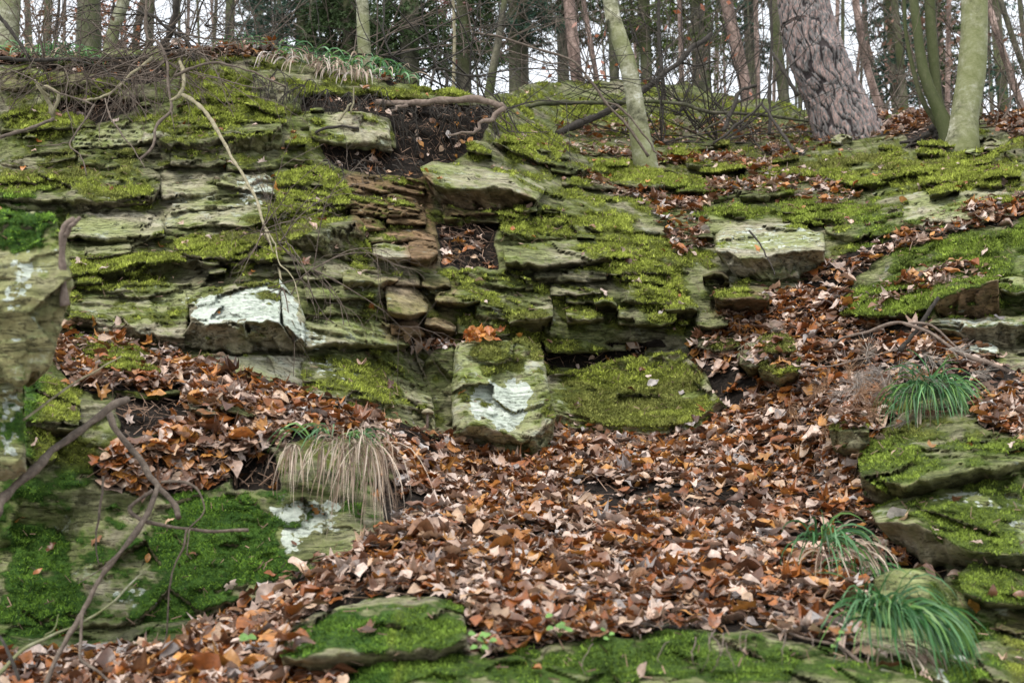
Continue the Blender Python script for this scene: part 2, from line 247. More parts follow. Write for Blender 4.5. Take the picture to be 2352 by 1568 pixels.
def wood_mat(name, cols, sc=12, stretch=(1, 1, .25), bump=.6, dist=.01, green=None, gsc=3):
    m, t, b = mat(name); n = tex(t, sc, 8, .7, stretch, .4); f = tex(t, sc * 5, 4, .7)
    c = ramp(t, mixc(t, .3, n, f), cols)
    if green: c = mixc(t, sstep(t, tex(t, gsc, 4, .6), .38, .6), c, mixc(t, .7, c, green))
    t.links.new(c, b.inputs['Base Color']); b.inputs['Roughness'].default_value = .85; b.inputs['Specular IOR Level'].default_value = .25
    bp = N(t, 'ShaderNodeBump'); bp.inputs['Strength'].default_value = bump; bp.inputs['Distance'].default_value = dist; t.links.new(n, bp.inputs['Height']); t.links.new(bp.outputs[0], b.inputs['Normal'])
    return m
M_BEECH = wood_mat('smooth_green_bark', [(.36, (.05, .05, .03)), (.45, (.15, .15, .09)), (.54, (.27, .265, .18)), (.64, (.46, .46, .38))], 9, (1, 1, 1.3), .6, .012, (.15, .165, .06), 3.2)
M_DARKBARK = wood_mat('dark_green_bark', [(.38, (.018, .018, .012)), (.5, (.065, .06, .042)), (.62, (.17, .15, .11))], 8, (1, 1, .5), .6, .02, (.06, .075, .022), 1.4)
M_PINK = wood_mat('pinkish_pine_bark', [(.38, (.05, .035, .03)), (.5, (.20, .14, .115)), (.62, (.42, .31, .26))], 7, (1, 1, .4), .6, .02)
M_TWIG = wood_mat('brown_twig', [(.3, (.04, .032, .026)), (.5, (.11, .085, .066)), (.7, (.22, .18, .14))], 40, (1, 1, 1), .3, .002)
M_DTWIG = wood_mat('dark_twig', [(.3, (.012, .011, .009)), (.5, (.04, .034, .028)), (.7, (.09, .08, .065))], 40, (1, 1, 1), .3, .002)
M_PALE = wood_mat('pale_branch', [(.3, (.10, .09, .06)), (.5, (.24, .21, .13)), (.7, (.42, .38, .27))], 35, (1, 1, 1), .3, .002)
M_ROOT = wood_mat('bare_root', [(.3, (.05, .035, .027)), (.5, (.16, .12, .095)), (.7, (.30, .24, .19))], 30, (1, 1, 1), .5, .004)
def pine_mat():
    m, t, b = mat('plated_pine_bark'); a = attr(t, 'tint'); n = tex(t, 26, 7, .7, (1, 1, .4), .5); f = tex(t, 90, 4, .7)
    pl = ramp(t, mixc(t, .4, n, f), [(.3, (.09, .062, .055)), (.5, (.27, .19, .17)), (.7, (.47, .35, .31))])
    gr = mixc(t, sstep(t, tex(t, 5, 4, .6), .45, .62), pl, (.17, .165, .16))
    c = mixc(t, sstep(t, a[0], .2, .5), (.035, .026, .026), mixc(t, sstep(t, a[0], .72, .84), (.16, .15, .145), pl)); c = mixc(t, .8, c, mixc(t, 1.0, c, ramp(t, tex(t, 38, 6, .8, (1, 1, .3)), [(.35, .3), (.5, 1.0), (.65, 1.5)]), 'MULTIPLY'))
    t.links.new(c, b.inputs['Base Color']); b.inputs['Roughness'].default_value = .9
    bp = N(t, 'ShaderNodeBump'); bp.inputs['Strength'].default_value = .6; bp.inputs['Distance'].default_value = .01; t.links.new(n, bp.inputs['Height']); t.links.new(bp.outputs[0], b.inputs['Normal'])
    return m
M_PINE = pine_mat()

# ------------------------------------------------------------------ mesh and object helpers
def mesh(name, V, Q=None, T=None, material=None, attrs=None, smooth=True, loc=None):
    V = np.asarray(V, float).reshape(-1, 3)
    loc = np.zeros(3) if loc is None else np.asarray(loc, float)
    me = bpy.data.meshes.new(name); me.vertices.add(len(V)); me.vertices.foreach_set('co', (V - loc).astype(np.float32).ravel())
    li = []; ls = []; n = 0
    if Q is not None and len(Q): Q = np.asarray(Q).reshape(-1, 4); li.append(Q.ravel()); ls.append(np.arange(len(Q)) * 4 + n); n += Q.size
    if T is not None and len(T): T = np.asarray(T).reshape(-1, 3); li.append(T.ravel()); ls.append(np.arange(len(T)) * 3 + n); n += T.size
    li = np.concatenate(li).astype(np.int32); ls = np.concatenate(ls).astype(np.int32)
    me.loops.add(len(li)); me.loops.foreach_set('vertex_index', li); me.polygons.add(len(ls)); me.polygons.foreach_set('loop_start', ls)
    me.update(calc_edges=True)
    me.polygons.foreach_set('use_smooth', np.full(len(ls), smooth))
    for k, a in (attrs or {}).items():
        a = np.asarray(a, float).reshape(len(V), -1)
        if a.shape[1] == 3: a = np.c_[a, np.ones(len(a))]
        ca = me.color_attributes.new(k, 'FLOAT_COLOR', 'POINT'); ca.data.foreach_set('color', a.astype(np.float32).ravel())
    if material: me.materials.append(material)
    return me
def link(name, me, parent=None, loc=(0, 0, 0)):
    o = bpy.data.objects.new(name, me); C.objects.link(o); o.location = tuple(float(x) for x in loc)
    if parent: o.parent = parent; o.location = tuple(float(x) for x in (np.array(loc, float) - np.array(wloc(parent))))
    return o
def wloc(o):
    p = np.array(o.location)
    while o.parent: o = o.parent; p = p + np.array(o.location)
    return p
def tag(o, label=None, cat=None, group=None, kind=None):
    for k, v in (('label', label), ('category', cat), ('group', group), ('kind', kind)):
        if v: o[k] = v
    return o
def empty(name, loc, label, cat, group=None, kind=None):
    o = bpy.data.objects.new(name, None); C.objects.link(o); o.location = tuple(float(x) for x in loc); o.empty_display_size = .1
    return tag(o, label, cat, group, kind)
def catmull(P, n):
    P = np.asarray(P, float)
    if len(P) < 3: t = np.linspace(0, 1, n)[:, None]; return P[0] * (1 - t) + P[-1] * t
    Q = np.vstack([2 * P[0] - P[1], P, 2 * P[-1] - P[-2]]); s = np.linspace(0, len(P) - 1 - 1e-6, n); i = s.astype(int); f = (s - i)[:, None]
    a, b, c, d = Q[i], Q[i + 1], Q[i + 2], Q[i + 3]
    return .5 * (2 * b + (c - a) * f + (2 * a - 5 * b + 4 * c - d) * f ** 2 + (3 * b - a - 3 * c + d) * f ** 3)
def tube(pts, rad, seg=6, lump=.15, seed=0, cap=True):
    P = np.asarray(pts, float); n = len(P); T = np.gradient(P, axis=0); T /= np.linalg.norm(T, axis=1)[:, None] + 1e-9
    ref = np.array([.31, .9, .3]); A = np.cross(T, ref); A /= np.linalg.norm(A, axis=1)[:, None] + 1e-9; B = np.cross(T, A)
    th = np.arange(seg) / seg * 2 * np.pi; R = np.broadcast_to(np.asarray(rad, float), (n,))[:, None]
    if lump: R = R * (1 + lump * (noise(P[:, None] + np.stack([np.cos(th), np.sin(th), 0 * th], -1)[None] * .02, 22, seed) - .5) * 2)
    else: R = np.repeat(R, seg, 1)
    V = P[:, None] + R[..., None] * (A[:, None] * np.cos(th)[None, :, None] + B[:, None] * np.sin(th)[None, :, None])
    i = np.arange(n - 1)[:, None] * seg; j = np.arange(seg)[None]; k = (j + 1) % seg
    Q = np.stack([i + j, i + k, i + seg + k, i + seg + j], -1).reshape(-1, 4)
    V = V.reshape(-1, 3); Tn = np.zeros((0, 3), int)
    if cap:
        V = np.vstack([V, P[:1], P[-1:]]); a = len(V) - 2; jj = np.arange(seg); kk = (jj + 1) % seg
        Tn = np.vstack([np.stack([np.full(seg, a), kk, jj], -1), np.stack([np.full(seg, a + 1), (n - 1) * seg + jj, (n - 1) * seg + kk], -1)])
    return V, Q, Tn
class Bag:
    def __init__(s): s.V = []; s.Q = []; s.T = []; s.A = []; s.n = 0
    def add(s, V, Q=None, T=None, A=None):
        s.V.append(V)
        if Q is not None and len(Q): s.Q.append(np.asarray(Q) + s.n)
        if T is not None and len(T): s.T.append(np.asarray(T) + s.n)
        if A is not None: s.A.append(np.broadcast_to(A, (len(V), 3)))
        s.n += len(V)
    def obj(s, name, m, parent=None, loc=None, smooth=True):
        V = np.vstack(s.V); loc = V.mean(0) if loc is None else loc
        me = mesh(name, V, np.vstack(s.Q) if s.Q else None, np.vstack(s.T) if s.T else None, m, {'tint': np.vstack(s.A)} if s.A else None, smooth, loc)
        return link(name, me, parent, loc)

SURF = []      # (V, tris, cover-moss, cover-leaf) of every ground and rock surface, for strewing moss and leaves
def vnormals(G):                                        # G (r,c,3) grid
    du = np.gradient(G, axis=1); dv = np.gradient(G, axis=0); n = np.cross(dv, du); n /= np.linalg.norm(n, axis=-1)[..., None] + 1e-9
    return n
def gridquads(r, c):
    i = np.arange(r - 1)[:, None] * c; j = np.arange(c - 1)[None]
    return np.stack([i + j, i + c + j, i + c + j + 1, i + j + 1], -1).reshape(-1, 4)
def ledges(P, seed, per=.11):                           # bedding: undercut steps, in metres of depth
    w = P[..., 2] + .10 * P[..., 0] + .35 * (fbm(P, .9, 3, seed) - .5)
    t = w / per + 1.4 * fbm(P * np.array([1, 1, .6]), 1.7, 3, seed + 5); i = np.floor(t); f = t - i
    amp = _hash(i.astype(np.int64), (P[..., 0] * 1.6 + i * .37).astype(np.int64), 0 * i.astype(np.int64), seed)
    saw = np.where(f < .22, 1 - f / .22, (f - .22) / .78)          # 1 = recessed, falls to 0 at the lip and leans back above it
    return saw * (.35 + amp)
def mossv(m, P): return np.clip(m + (fbm(P * np.array([1, 1, 1.8]), 4.5, 5, 77, .72) - .5) * 3.6, 0, 1.2)
def sm(x, a, b): x = np.clip((x - a) / (b - a), 0, 1); return x * x * (3 - 2 * x)
# ------------------------------------------------------------------ hillside
crest = np.array(P_("-600,140 0,128 60,120 150,118 300,108 420,112 480,118 520,100 600,100 700,125 800,150 860,172 930,195 1000,205 1080,212 1130,225 1180,205 1250,188 1400,182 1560,190 1700,228 1800,240 1900,260 2000,268 2060,262 2150,258 2200,265 2352,262 2960,262"))
nu = 620; su = np.linspace(-600, 2960, nu); cv = np.interp(su, crest[:, 0], crest[:, 1]) + (fbm(np.stack([su, 0 * su, 0 * su], -1), 1 / 45, 4, 71) - .5) * 26
rows = 300; tt = np.linspace(0, 1, rows) ** .92
Gu = np.broadcast_to(su, (rows, nu)); Gv = cv[None] * (1 - tt[:, None]) + 1760 * tt[:, None]
D = dref(Gu, Gv); P0 = wld(Gu, Gv, D)
lf = mp(leafmap, Gu, Gv); so_ = mp(soilshademap, Gu, Gv); ms_ = mossv(mp(mossmap, Gu, Gv), P0) * (1 - .8 * so_) * (1 - .6 * lf)
rockw = np.clip(1 - lf * 1.2, 0, 1) * np.clip(1 - so_ * .6, 0, 1)
amp = np.clip(D / 7, .6, 1.5)
D = D + rockw * (.0 + .05 * (ledges(P0, 31, .17) - .5) * amp + .07 * (cell(P0 * 6, 9))) + (fbm(P0, 1.3, 4, 2) - .5) * .22 + (fbm(P0, 8, 4, 5) - .5) * .05 - lf * .02
D = D + so_ * (.12 + (fbm(P0, 14, 3, 8) - .5) * .10)
D = D - sm(ms_, .45, .85) * (.004 + .11 * np.clip(fbm(P0, 9, 3, 61) - .36, 0, 1)) * (D / 7)
GH = wld(Gu, Gv, D)
# plateau behind the crest and the drop to the path in front
back = [GH[0] + np.array([0, dy, 0]) + np.stack([0 * su, 0 * su, -.25 * min(1, dy / 2) + (fbm(np.stack([su / 300, 0 * su + dy, 0 * su], -1), .3, 3, 4) - .5) * min(dy, 4) * .2], -1) for dy in (100, 70, 50, 35, 24, 16, 11, 7, 4, 2, .8, .25)]
for k, b_ in enumerate(back): b_[:, 0] *= 1 + (b_[:, 1] - GH[0][:, 1]) / 12
front = []
for k, (dy, dz) in enumerate(((-.1, -.5), (-.25, -.95), (-.6, -1.2), (-3, -1.3), (-9, -1.32))):
    q = GH[-1] + np.array([0, dy, 0]); q[:, 2] = q[:, 2] * (1 - min(1, -dz / 1.2)) + 0.0 * min(1, -dz / 1.2) + (fbm(q, 2, 3, 6) - .5) * .06; front.append(q)
A = np.vstack([np.array(back), GH, np.array(front)])
ext = lambda M, v0, v1: np.vstack([np.full((len(back), nu), v0), M, np.full((len(front), nu), v1)])
upn = np.clip(np.abs(vnormals(A)[..., 2]), 0, 1)
cov = np.stack([ext(ms_ + .05, .5, .3), ext(mp(lichmap, Gu, Gv), 0, 0), ext(np.maximum(so_, lf * 1.0), .8, .9)], -1)
look = np.stack([ext(.42 + .3 * (fbm(P0, .8, 2, 3) - .5), .4, .4), ext(mp(brownmap, Gu, Gv), .3, .3), ext(mp(lushmap, Gu, Gv), .3, .5)], -1)
q_ = gridquads(*A.shape[:2])
hill = link('hillside', mesh('hillside', A.reshape(-1, 3), q_, None, M_STONE, {'cover': cov.reshape(-1, 3), 'look': look.reshape(-1, 3)}))
tag(hill, kind='structure')
SURF.append((GH.reshape(-1, 3), gridquads(rows, nu), ms_.ravel(), lf.ravel(), vnormals(GH).reshape(-1, 3), mp(lushmap, Gu, Gv).ravel(), 1.0))

# ------------------------------------------------------------------ stones
def smoothrand(n, seed, amp):
    x = np.linspace(0, n / 7, n); return (fbm(np.stack([x, 0 * x + seed * 3.7, 0 * x], -1), 1, 3, seed) - .5) * 2 * amp
_sid = [100]
def stone(top, bot, lip=None, p=.10, a=.04, b=-.12, tone=.5, moss=0., leaf=None, brown=0., d=None, step=4.0, rnd=4, rough=1.0, led=.12, name='rock_slab', label=None, cat=None, group=None, under=.0, jag=1.0, lich=0., parent='hill', thick=.45, facet=1.0, dmap=True):
    """patch between a top edge and a bottom edge; the lip is where the face turns under"""
    _sid[0] += 1; sid = _sid[0]
    top = P_(top); bot = P_(bot)
    tp = np.array(top); bp_ = np.array(bot)
    if lip is None:
        n_ = 12; A_ = poly_pts(top, n_); B_ = poly_pts(bot, n_); lipa = A_ * .16 + B_ * .84
    else: lipa = np.array(P_(lip))
    wpx = max(np.ptp(tp[:, 0]), np.ptp(bp_[:, 0]), 20); hpx = max(bp_[:, 1].mean() - tp[:, 1].mean(), 12)
    nc = int(max(8, wpx / step)); nr = int(max(8, hpx / step * 1.15))
    A_ = poly_pts(top, nc); L_ = poly_pts(lipa, nc); B_ = poly_pts(bot, nc)
    if lip is None and d is None: b = max(b, -.05); p = p * .8
    j = min(9., hpx * .17) * jag
    A_[:, 1] += smoothrand(nc, sid, j); L_[:, 1] += smoothrand(nc, sid + 50, j); B_[:, 1] += smoothrand(nc, sid + 90, j)
    fl = np.clip(np.mean(L_[:, 1] - A_[:, 1]) / max(1, np.mean(B_[:, 1] - A_[:, 1])), .2, .9)
    t = np.linspace(0, 1, nr)[:, None, None]
    lo = np.clip(t / fl, 0, 1); hi = np.clip((t - fl) / (1 - fl), 0, 1)
    UV = np.where(t < fl, A_[None] * (1 - lo) + L_[None] * lo, L_[None] * (1 - hi) + B_[None] * hi)
    s = np.linspace(0, 1, nc)[None]
    UV[..., 0] += (t[..., 0] * (1 - t[..., 0]) * 4) * ((1 - s) * smoothrand(nr, sid + 7, 4 * jag)[:, None] + s * smoothrand(nr, sid + 9, 4 * jag)[:, None])
    t = t[..., 0]; u, v = UV[..., 0], UV[..., 1]
    if d is None:
        dr = dref(u, v); off = np.where(t < fl, a + (p - a) * np.clip(t / fl, 0, 1) ** .8, p + (b - p) * np.clip((t - fl) / (1 - fl), 0, 1) ** .8); dep = dr - off
    else:
        d0, d1, d2 = d; dep = np.where(t < fl, d0 + (d1 - d0) * np.clip(t / fl, 0, 1), d1 + (d2 - d1) * np.clip((t - fl) / (1 - fl), 0, 1)) + 0 * u
    P0 = wld(u, v, dep)
    es = np.minimum(s * wpx, (1 - s) * wpx); et = np.minimum(t, 1 - t) * hpx * 1.2; e = np.minimum(es, et) + 0 * u
    r = min(rnd, hpx * .4, wpx * .3); k = np.clip(1 - e / r, 0, 1); dep = dep + (1 - np.sqrt(np.clip(1 - k ** 2, 0, 1))) * (.035 + .0022 * rnd) * (dep / 7)
    sc = dep / 7 * rough
    dep = dep + (fbm(P0, 2.6, 3, sid) - .5) * .14 * sc + cell(P0 * 4.2 + sid, sid) * .13 * sc * facet + cell(P0 * np.array([11, 11, 16]) + sid, sid) * .034 * sc + (fbm(P0 * np.array([1, 1, 4]), 8, 4, sid + 3) - .5) * .035 * sc + (fbm(P0, 30, 2, sid) - .5) * .016 * sc
    if led: dep = dep + (ledges(P0, 31, .055) - .5) * .05 * led * sc
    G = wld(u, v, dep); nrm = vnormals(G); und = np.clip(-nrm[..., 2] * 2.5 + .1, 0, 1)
    mo = mossv((mp(mossmap, u, v) if dmap else 0) + moss + .25 * np.clip(nrm[..., 2] - .3, 0, 1), P0) * (1 - .75 * und)
    dep = dep - sm(mo, .45, .85) * (.004 + .11 * np.clip(fbm(P0, 9, 3, 61) - .36, 0, 1)) * (dep / 7)
    G = wld(u, v, dep); r_, c_ = G.shape[:2]
    V = G.reshape(-1, 3)
    ring = np.concatenate([np.arange(c_), np.arange(1, r_) * c_ + c_ - 1, (r_ - 1) * c_ + np.arange(c_ - 2, -1, -1), np.arange(r_ - 2, 0, -1) * c_])
    cen = V.mean(0); rv = V[ring]; n0 = len(V)
    bd = np.array([cen[0], cen[1], 0]); bd /= np.linalg.norm(bd); back = rv + bd * thick + (cen - rv) * .14
    back[:, 2] += (fbm(back, 5, 2, sid) - .5) * .05
    V = np.vstack([V, back, cen + bd * thick * 1.25]); m = len(ring); i = np.arange(m); k2 = (i + 1) % m
    Q = np.vstack([gridquads(r_, c_), np.stack([ring[i], ring[k2], n0 + k2, n0 + i], -1)]); T = np.stack([n0 + i, n0 + k2, np.full(m, n0 + m)], -1)
    nrm = vnormals(G)
    so_ = mp(soilshademap, u, v) * .5 * (1 - min(1, tone))
    cv_ = np.stack([mo, np.clip((mp(lichmap, u, v) if dmap else 0 * u) + lich, 0, 1) * (1 - .5 * und), so_], -1).reshape(-1, 3)
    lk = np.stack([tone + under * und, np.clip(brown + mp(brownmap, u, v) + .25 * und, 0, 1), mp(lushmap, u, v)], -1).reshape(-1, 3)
    pad = lambda X: np.vstack([X, X[ring], X.mean(0)[None]])
    me = mesh(name, V, Q, T, M_STONE, {'cover': pad(cv_), 'look': pad(lk)}, True, cen)
    par = hill if parent == 'hill' and label is None else None
    o = link(name, me, par, cen)
    if label: tag(o, label, cat, group)
    lfv = mp(leafmap, u, v) * .5 if leaf is None else np.full(u.shape, leaf)
    SURF.append((G.reshape(-1, 3), gridquads(r_, c_), mo.ravel(), (lfv * np.clip(nrm[..., 2] * 2, 0, 1)).ravel(), nrm.reshape(-1, 3), lk[:, 2], .8))
    return o

# --- beds of the cliff, left
stone("0,318 60,312 120,316 172,334", "0,392 60,394 110,388 178,366", p=.16, tone=.4)
stone("-160,392 0,395 150,388 350,385 368,400", "-160,485 0,484 190,492 352,482 366,455", "-160,456 0,456 170,460 345,462 368,430", p=.24, tone=.45)
stone("165,300 250,284 350,270 430,272 500,284", "170,348 260,346 340,338 420,332 520,322", p=.12, tone=.75, led=1)
stone("330,300 440,296 560,286 648,282", "395,372 460,376 540,374 652,352", "385,332 450,326 540,318 648,296", p=.34, a=.05, tone=.4, jag=1.3)
stone("388,332 430,328 480,334 520,340", "392,388 440,392 500,388 520,380", p=.26, tone=.3)
stone("180,345 280,340 380,338 392,350", "180,386 280,392 380,396 395,388", p=.10, tone=.35, led=1)
stone("520,370 600,360 652,352 700,362", "520,398 600,396 660,388 700,386", p=.12, tone=.4)
stone("0,255 80,250 160,262 220,280", "0,312 80,308 160,300 220,298", p=.16, tone=.35)
stone("420,240 520,250 600,262 660,280", "430,292 520,292 600,288 650,286", p=.14, tone=.4, moss=.3)
stone("410,190 500,196 580,220 650,250", "420,238 500,240 580,250 650,275", p=.14, tone=.35, moss=.3)
stone("362,402 450,396 540,396 610,400 640,420", "372,462 450,462 540,458 640,452", p=.14, tone=.68)
stone("390,455 450,452 500,448 560,452", "395,486 450,488 510,486 562,480", p=.20, tone=.62, led=1)
stone("372,478 450,474 560,470 640,470", "380,528 460,530 560,526 640,506", p=.16, tone=.74)
stone("630,396 700,384 760,392 790,420", "640,512 700,506 780,490 832,486", p=.22, tone=.4, moss=.25)
stone("150,492 250,488 330,488 372,496", "152,552 250,562 330,560 380,545", p=.20, tone=.72)
stone("160,548 220,545 280,548 300,556", "160,598 220,602 280,596 302,586", p=.16, tone=.5)
stone("295,552 380,540 450,536 480,545", "300,590 380,585 450,575 490,570", p=.08, tone=.4)
stone("160,602 300,582 430,575 505,590", "160,660 250,658 350,650 520,622", "160,634 270,624 340,602 450,600 505,608", p=.30, a=.06, tone=.42, moss=.25)
stone("400,552 500,532 600,528 690,556", "430,606 520,618 600,628 695,624", "415,585 510,592 600,600 690,600", p=.24, tone=.42, moss=.3)
stone("640,530 700,512 770,498 822,496", "700,585 760,592 810,598 858,592", "672,548 730,536 790,524 834,512", p=.46, a=.08, b=.02, tone=.38, moss=.1, jag=1.2)
stone("160,628 190,622 215,628 232,640", "162,662 190,662 215,660 234,654", p=.34, tone=.2, brown=.3)
stone("520,602 600,606 700,600 740,612", "530,640 620,640 700,640 745,645", p=.12, tone=.35)
stone("160,655 260,650 360,648 440,652", "160,740 240,770 330,785 425,800", p=.20, b=-.02, tone=.62, led=1, rough=.8)
stone("425,668 500,658 580,646 640,642", "400,798 500,806 600,810 692,804", "440,742 520,744 590,738 645,742", p=.40, a=.14, b=.05, tone=.55, brown=-.25, moss=.12, under=-.1, rough=.9, led=0, name='rock_block')
stone("641,642 660,660 690,700 702,730", "690,803 700,802 706,800 712,795", "650,742 670,760 690,775 700,785", p=.30, a=.18, b=.14, tone=.8, rough=.7, step=3, led=0, lich=.3, moss=-.4)
stone("690,735 790,720 870,735 908,752", "700,806 800,806 900,806 948,806", p=.26, tone=.74, led=1)
stone("700,650 760,640 830,640 872,648", "705,690 770,694 830,694 875,690", p=.20, tone=.55, under=-.1)
stone("700,690 780,684 850,688 890,700", "705,730 780,728 850,735 900,745", p=.14, tone=.5, led=1)
stone("690,612 760,605 840,606 920,616", "700,650 780,652 860,650 922,645", p=.16, tone=.5)
stone("455,812 560,815 680,822 700,826", "560,874 620,886 690,900 720,905", p=.12, a=.1, b=.0, tone=.9, led=.3, rough=.5, moss=-.3)
stone("690,820 800,808 940,806 990,836", "700,915 800,935 900,950 1000,975", p=.20, b=.0, tone=.6, rough=.9, led=.6)
stone("940,830 970,825 990,835 1000,850", "945,960 970,968 990,980 1000,995", p=.1, b=0, tone=.5)
# --- middle column
stone("856,560 890,556 930,560 944,566", "860,612 890,616 930,618 945,622", "857,588 890,590 925,590 944,590", p=.34, tone=.78, jag=.6, moss=-.3, name='rock_block')
stone("938,550 960,546 990,546 1004,556", "942,618 960,624 985,622 1006,600", "940,596 960,598 985,596 1005,585", p=.38, tone=.48, brown=.8, jag=.7, moss=-.5, name='rock_block')
stone("840,535 900,525 960,522 1000,545", "850,560 900,562 960,556 1000,560", p=.2, tone=.6, brown=.5)
stone("786,618 840,614 880,616 918,630", "790,690 830,690 860,688 880,672", "786,646 830,646 870,650 915,646", p=.34, tone=.62, brown=.2)
stone("880,655 920,648 960,656 985,690", "896,738 930,742 960,740 978,728", "892,720 925,722 955,722 982,712", p=.42, tone=.66, name='rock_block', moss=-.2)
stone("896,738 930,732 955,738 968,752", "900,776 930,778 955,778 975,776", p=.30, tone=.5, brown=.5, moss=-.3)
stone("975,728 1000,724 1035,732 1048,745", "985,770 1005,780 1030,780 1048,768", "976,748 1000,750 1030,760 1048,762", p=.32, tone=.66, brown=.2, moss=-.2)
stone("964,625 985,618 1020,622 1034,640", "968,662 990,668 1020,668 1036,664", p=.26, tone=.42, moss=-.1)
stone("905,638 930,632 960,634 965,640", "905,660 930,658 960,662 968,665", p=.2, tone=.6, moss=-.2)
stone("1000,672 1040,664 1080,666 1100,676", "1008,708 1040,710 1080,710 1104,700", "1000,692 1040,694 1080,694 1102,690", p=.34, tone=.48)
stone("1040,620 1100,610 1180,625 1220,640", "1045,668 1100,672 1180,668 1225,665", p=.16, tone=.45, led=1.3)
stone("1155,565 1240,556 1340,552 1405,562", "1165,622 1240,632 1320,622 1408,620", "1158,606 1240,612 1330,600 1405,594", p=.32, a=.08, tone=.52, rough=.7)
stone("1225,625 1290,615 1350,615 1392,620", "1230,652 1290,652 1350,650 1395,645", p=.14, tone=.3, led=1)
stone("1262,652 1310,644 1350,644 1378,654", "1265,682 1310,684 1350,682 1382,674", p=.22, tone=.5, led=1.3)
stone("1090,668 1160,660 1220,668 1268,674", "1090,735 1150,748 1200,752 1270,748", p=.24, tone=.5, led=1, rough=.8)
stone("1165,722 1200,712 1240,700 1270,692", "1176,756 1210,764 1245,764 1272,758", "1170,740 1205,736 1240,732 1271,726", p=.44, tone=.6)
stone("1050,730 1100,722 1150,735 1170,745", "1050,772 1100,776 1150,776 1172,770", p=.15, tone=.5)
stone("1300,712 1340,704 1370,704 1388,718", "1305,756 1340,760 1370,756 1390,742", "1302,738 1340,740 1370,736 1388,732", p=.30, tone=.55, moss=.05)
stone("1366,690 1385,682 1405,684 1418,696", "1372,726 1390,730 1405,726 1420,716", "1366,698 1385,692 1405,694 1418,702", p=.34, tone=.3)
stone("1417,712 1460,702 1510,702 1552,712", "1420,752 1460,758 1510,756 1552,745", p=.22, tone=.45)
stone("1296,668 1330,662 1370,665 1395,672", "1300,702 1330,704 1370,704 1395,700", p=.16, tone=.42, led=1)
stone("1380,590 1440,580 1500,600 1540,625", "1390,640 1440,650 1500,665 1545,675", p=.12, tone=.4, moss=.2)
stone("1420,655 1480,650 1540,665 1580,685", "1425,705 1480,705 1540,705 1585,715", p=.14, tone=.4, moss=.1)
# --- crest and middle top
stone("700,264 780,258 870,262 895,285", "720,342 790,340 860,345 900,352", p=.20, a=.1, tone=.68, rough=.7, led=.3, moss=-.1, name='rock_block')
stone("965,386 992,372 1100,384 1190,394 1255,432", "1012,470 1060,486 1130,488 1190,484 1240,470", "972,408 1020,432 1090,432 1160,436 1232,462", p=.55, a=.1, b=.0, tone=.68, rough=.7, led=.3, jag=.8, name='rock_block', under=-.2)
stone("1015,470 1080,480 1150,488 1215,480", "1020,510 1080,515 1150,518 1215,515", p=.1, tone=.3, brown=.3, led=1)
stone("1128,320 1180,312 1235,340 1264,366", "1190,366 1215,380 1240,388 1266,386", "1150,335 1195,350 1235,368 1264,378", p=.30, tone=.62, led=0)
stone("1072,328 1095,322 1115,328 1128,342", "1075,352 1095,356 1115,358 1130,356", p=.2, tone=.5)
stone("1182,292 1210,286 1245,290 1268,308", "1186,330 1215,338 1245,340 1270,335", p=.22, tone=.4, moss=.6)
stone("1262,352 1295,345 1330,348 1352,362", "1265,402 1295,408 1330,408 1355,398", p=.30, tone=.35, moss=-.2)
stone("1362,370 1378,364 1392,368 1400,380", "1364,396 1378,400 1392,400 1402,396", p=.24, tone=.6)
stone("1290,405 1330,398 1380,402 1420,420", "1290,430 1330,436 1380,440 1420,440", p=.16, tone=.35)
stone("1410,395 1480,385 1540,392 1580,405", "1412,428 1480,436 1540,438 1580,430", p=.24, tone=.4, moss=.5)
stone("1150,505 1250,500 1330,505 1380,520", "1150,560 1250,558 1330,556 1385,560", p=.12, tone=.42, moss=.2)
stone("786,412 850,402 920,404 975,420", "790,450 850,452 920,450 975,455", p=.12, tone=.5, brown=1, led=1.5)
stone("800,452 860,448 920,448 960,456", "805,500 860,505 920,505 965,500", p=.14, tone=.45, brown=1, led=1.5)
stone("885,470 910,462 950,462 975,476", "890,520 915,524 950,526 980,520", p=.30, tone=.35, brown=1, moss=-.4)
stone("805,505 840,498 870,502 885,512", "810,530 840,535 870,535 888,530", p=.18, tone=.5, brown=.3)
stone("0,165 100,160 200,170 300,190", "0,215 100,215 200,222 300,235", p=.08, tone=.4, brown=.3)
stone("1000,700 1000,705", "1000,712 1001,715", p=-.3) if False else None
# --- right side
stone("1643,532 1680,514 1760,512 1840,512 1892,536", "1700,640 1750,645 1820,642 1892,622", "1645,574 1700,592 1760,588 1830,580 1894,574", p=.50, a=.1, b=-.05, tone=.78, rough=.8, led=.2, lich=.06, name='boulder', label='wide pale grey slab with a dark undercut lying above the leaf gully, right of centre', cat='boulder', moss=-.2)
stone("1614,630 1640,622 1660,624 1674,636", "1616,668 1640,672 1660,670 1676,662", "1614,634 1640,628 1660,630 1674,640", p=.40, tone=.25, brown=.5, jag=.6, name='rock_block', moss=-.3)
stone("1640,668 1690,655 1730,655 1766,662", "1645,726 1690,732 1730,732 1768,728", "1640,686 1690,688 1730,688 1766,688", p=.48, a=.1, tone=.36, brown=.4, jag=.6, name='rock_block')
stone("1594,724 1620,714 1650,718 1672,730", "1600,752 1625,762 1650,760 1674,750", p=.36, tone=.5, moss=-.1)
stone("1528,700 1560,690 1590,690 1602,700", "1535,738 1560,745 1590,742 1604,730", "1530,712 1560,706 1590,706 1602,712", p=.34, tone=.45)
stone("1700,640 1760,636 1830,636 1880,630", "1720,665 1780,668 1840,664 1880,650", p=.05, tone=.4, led=1.3)
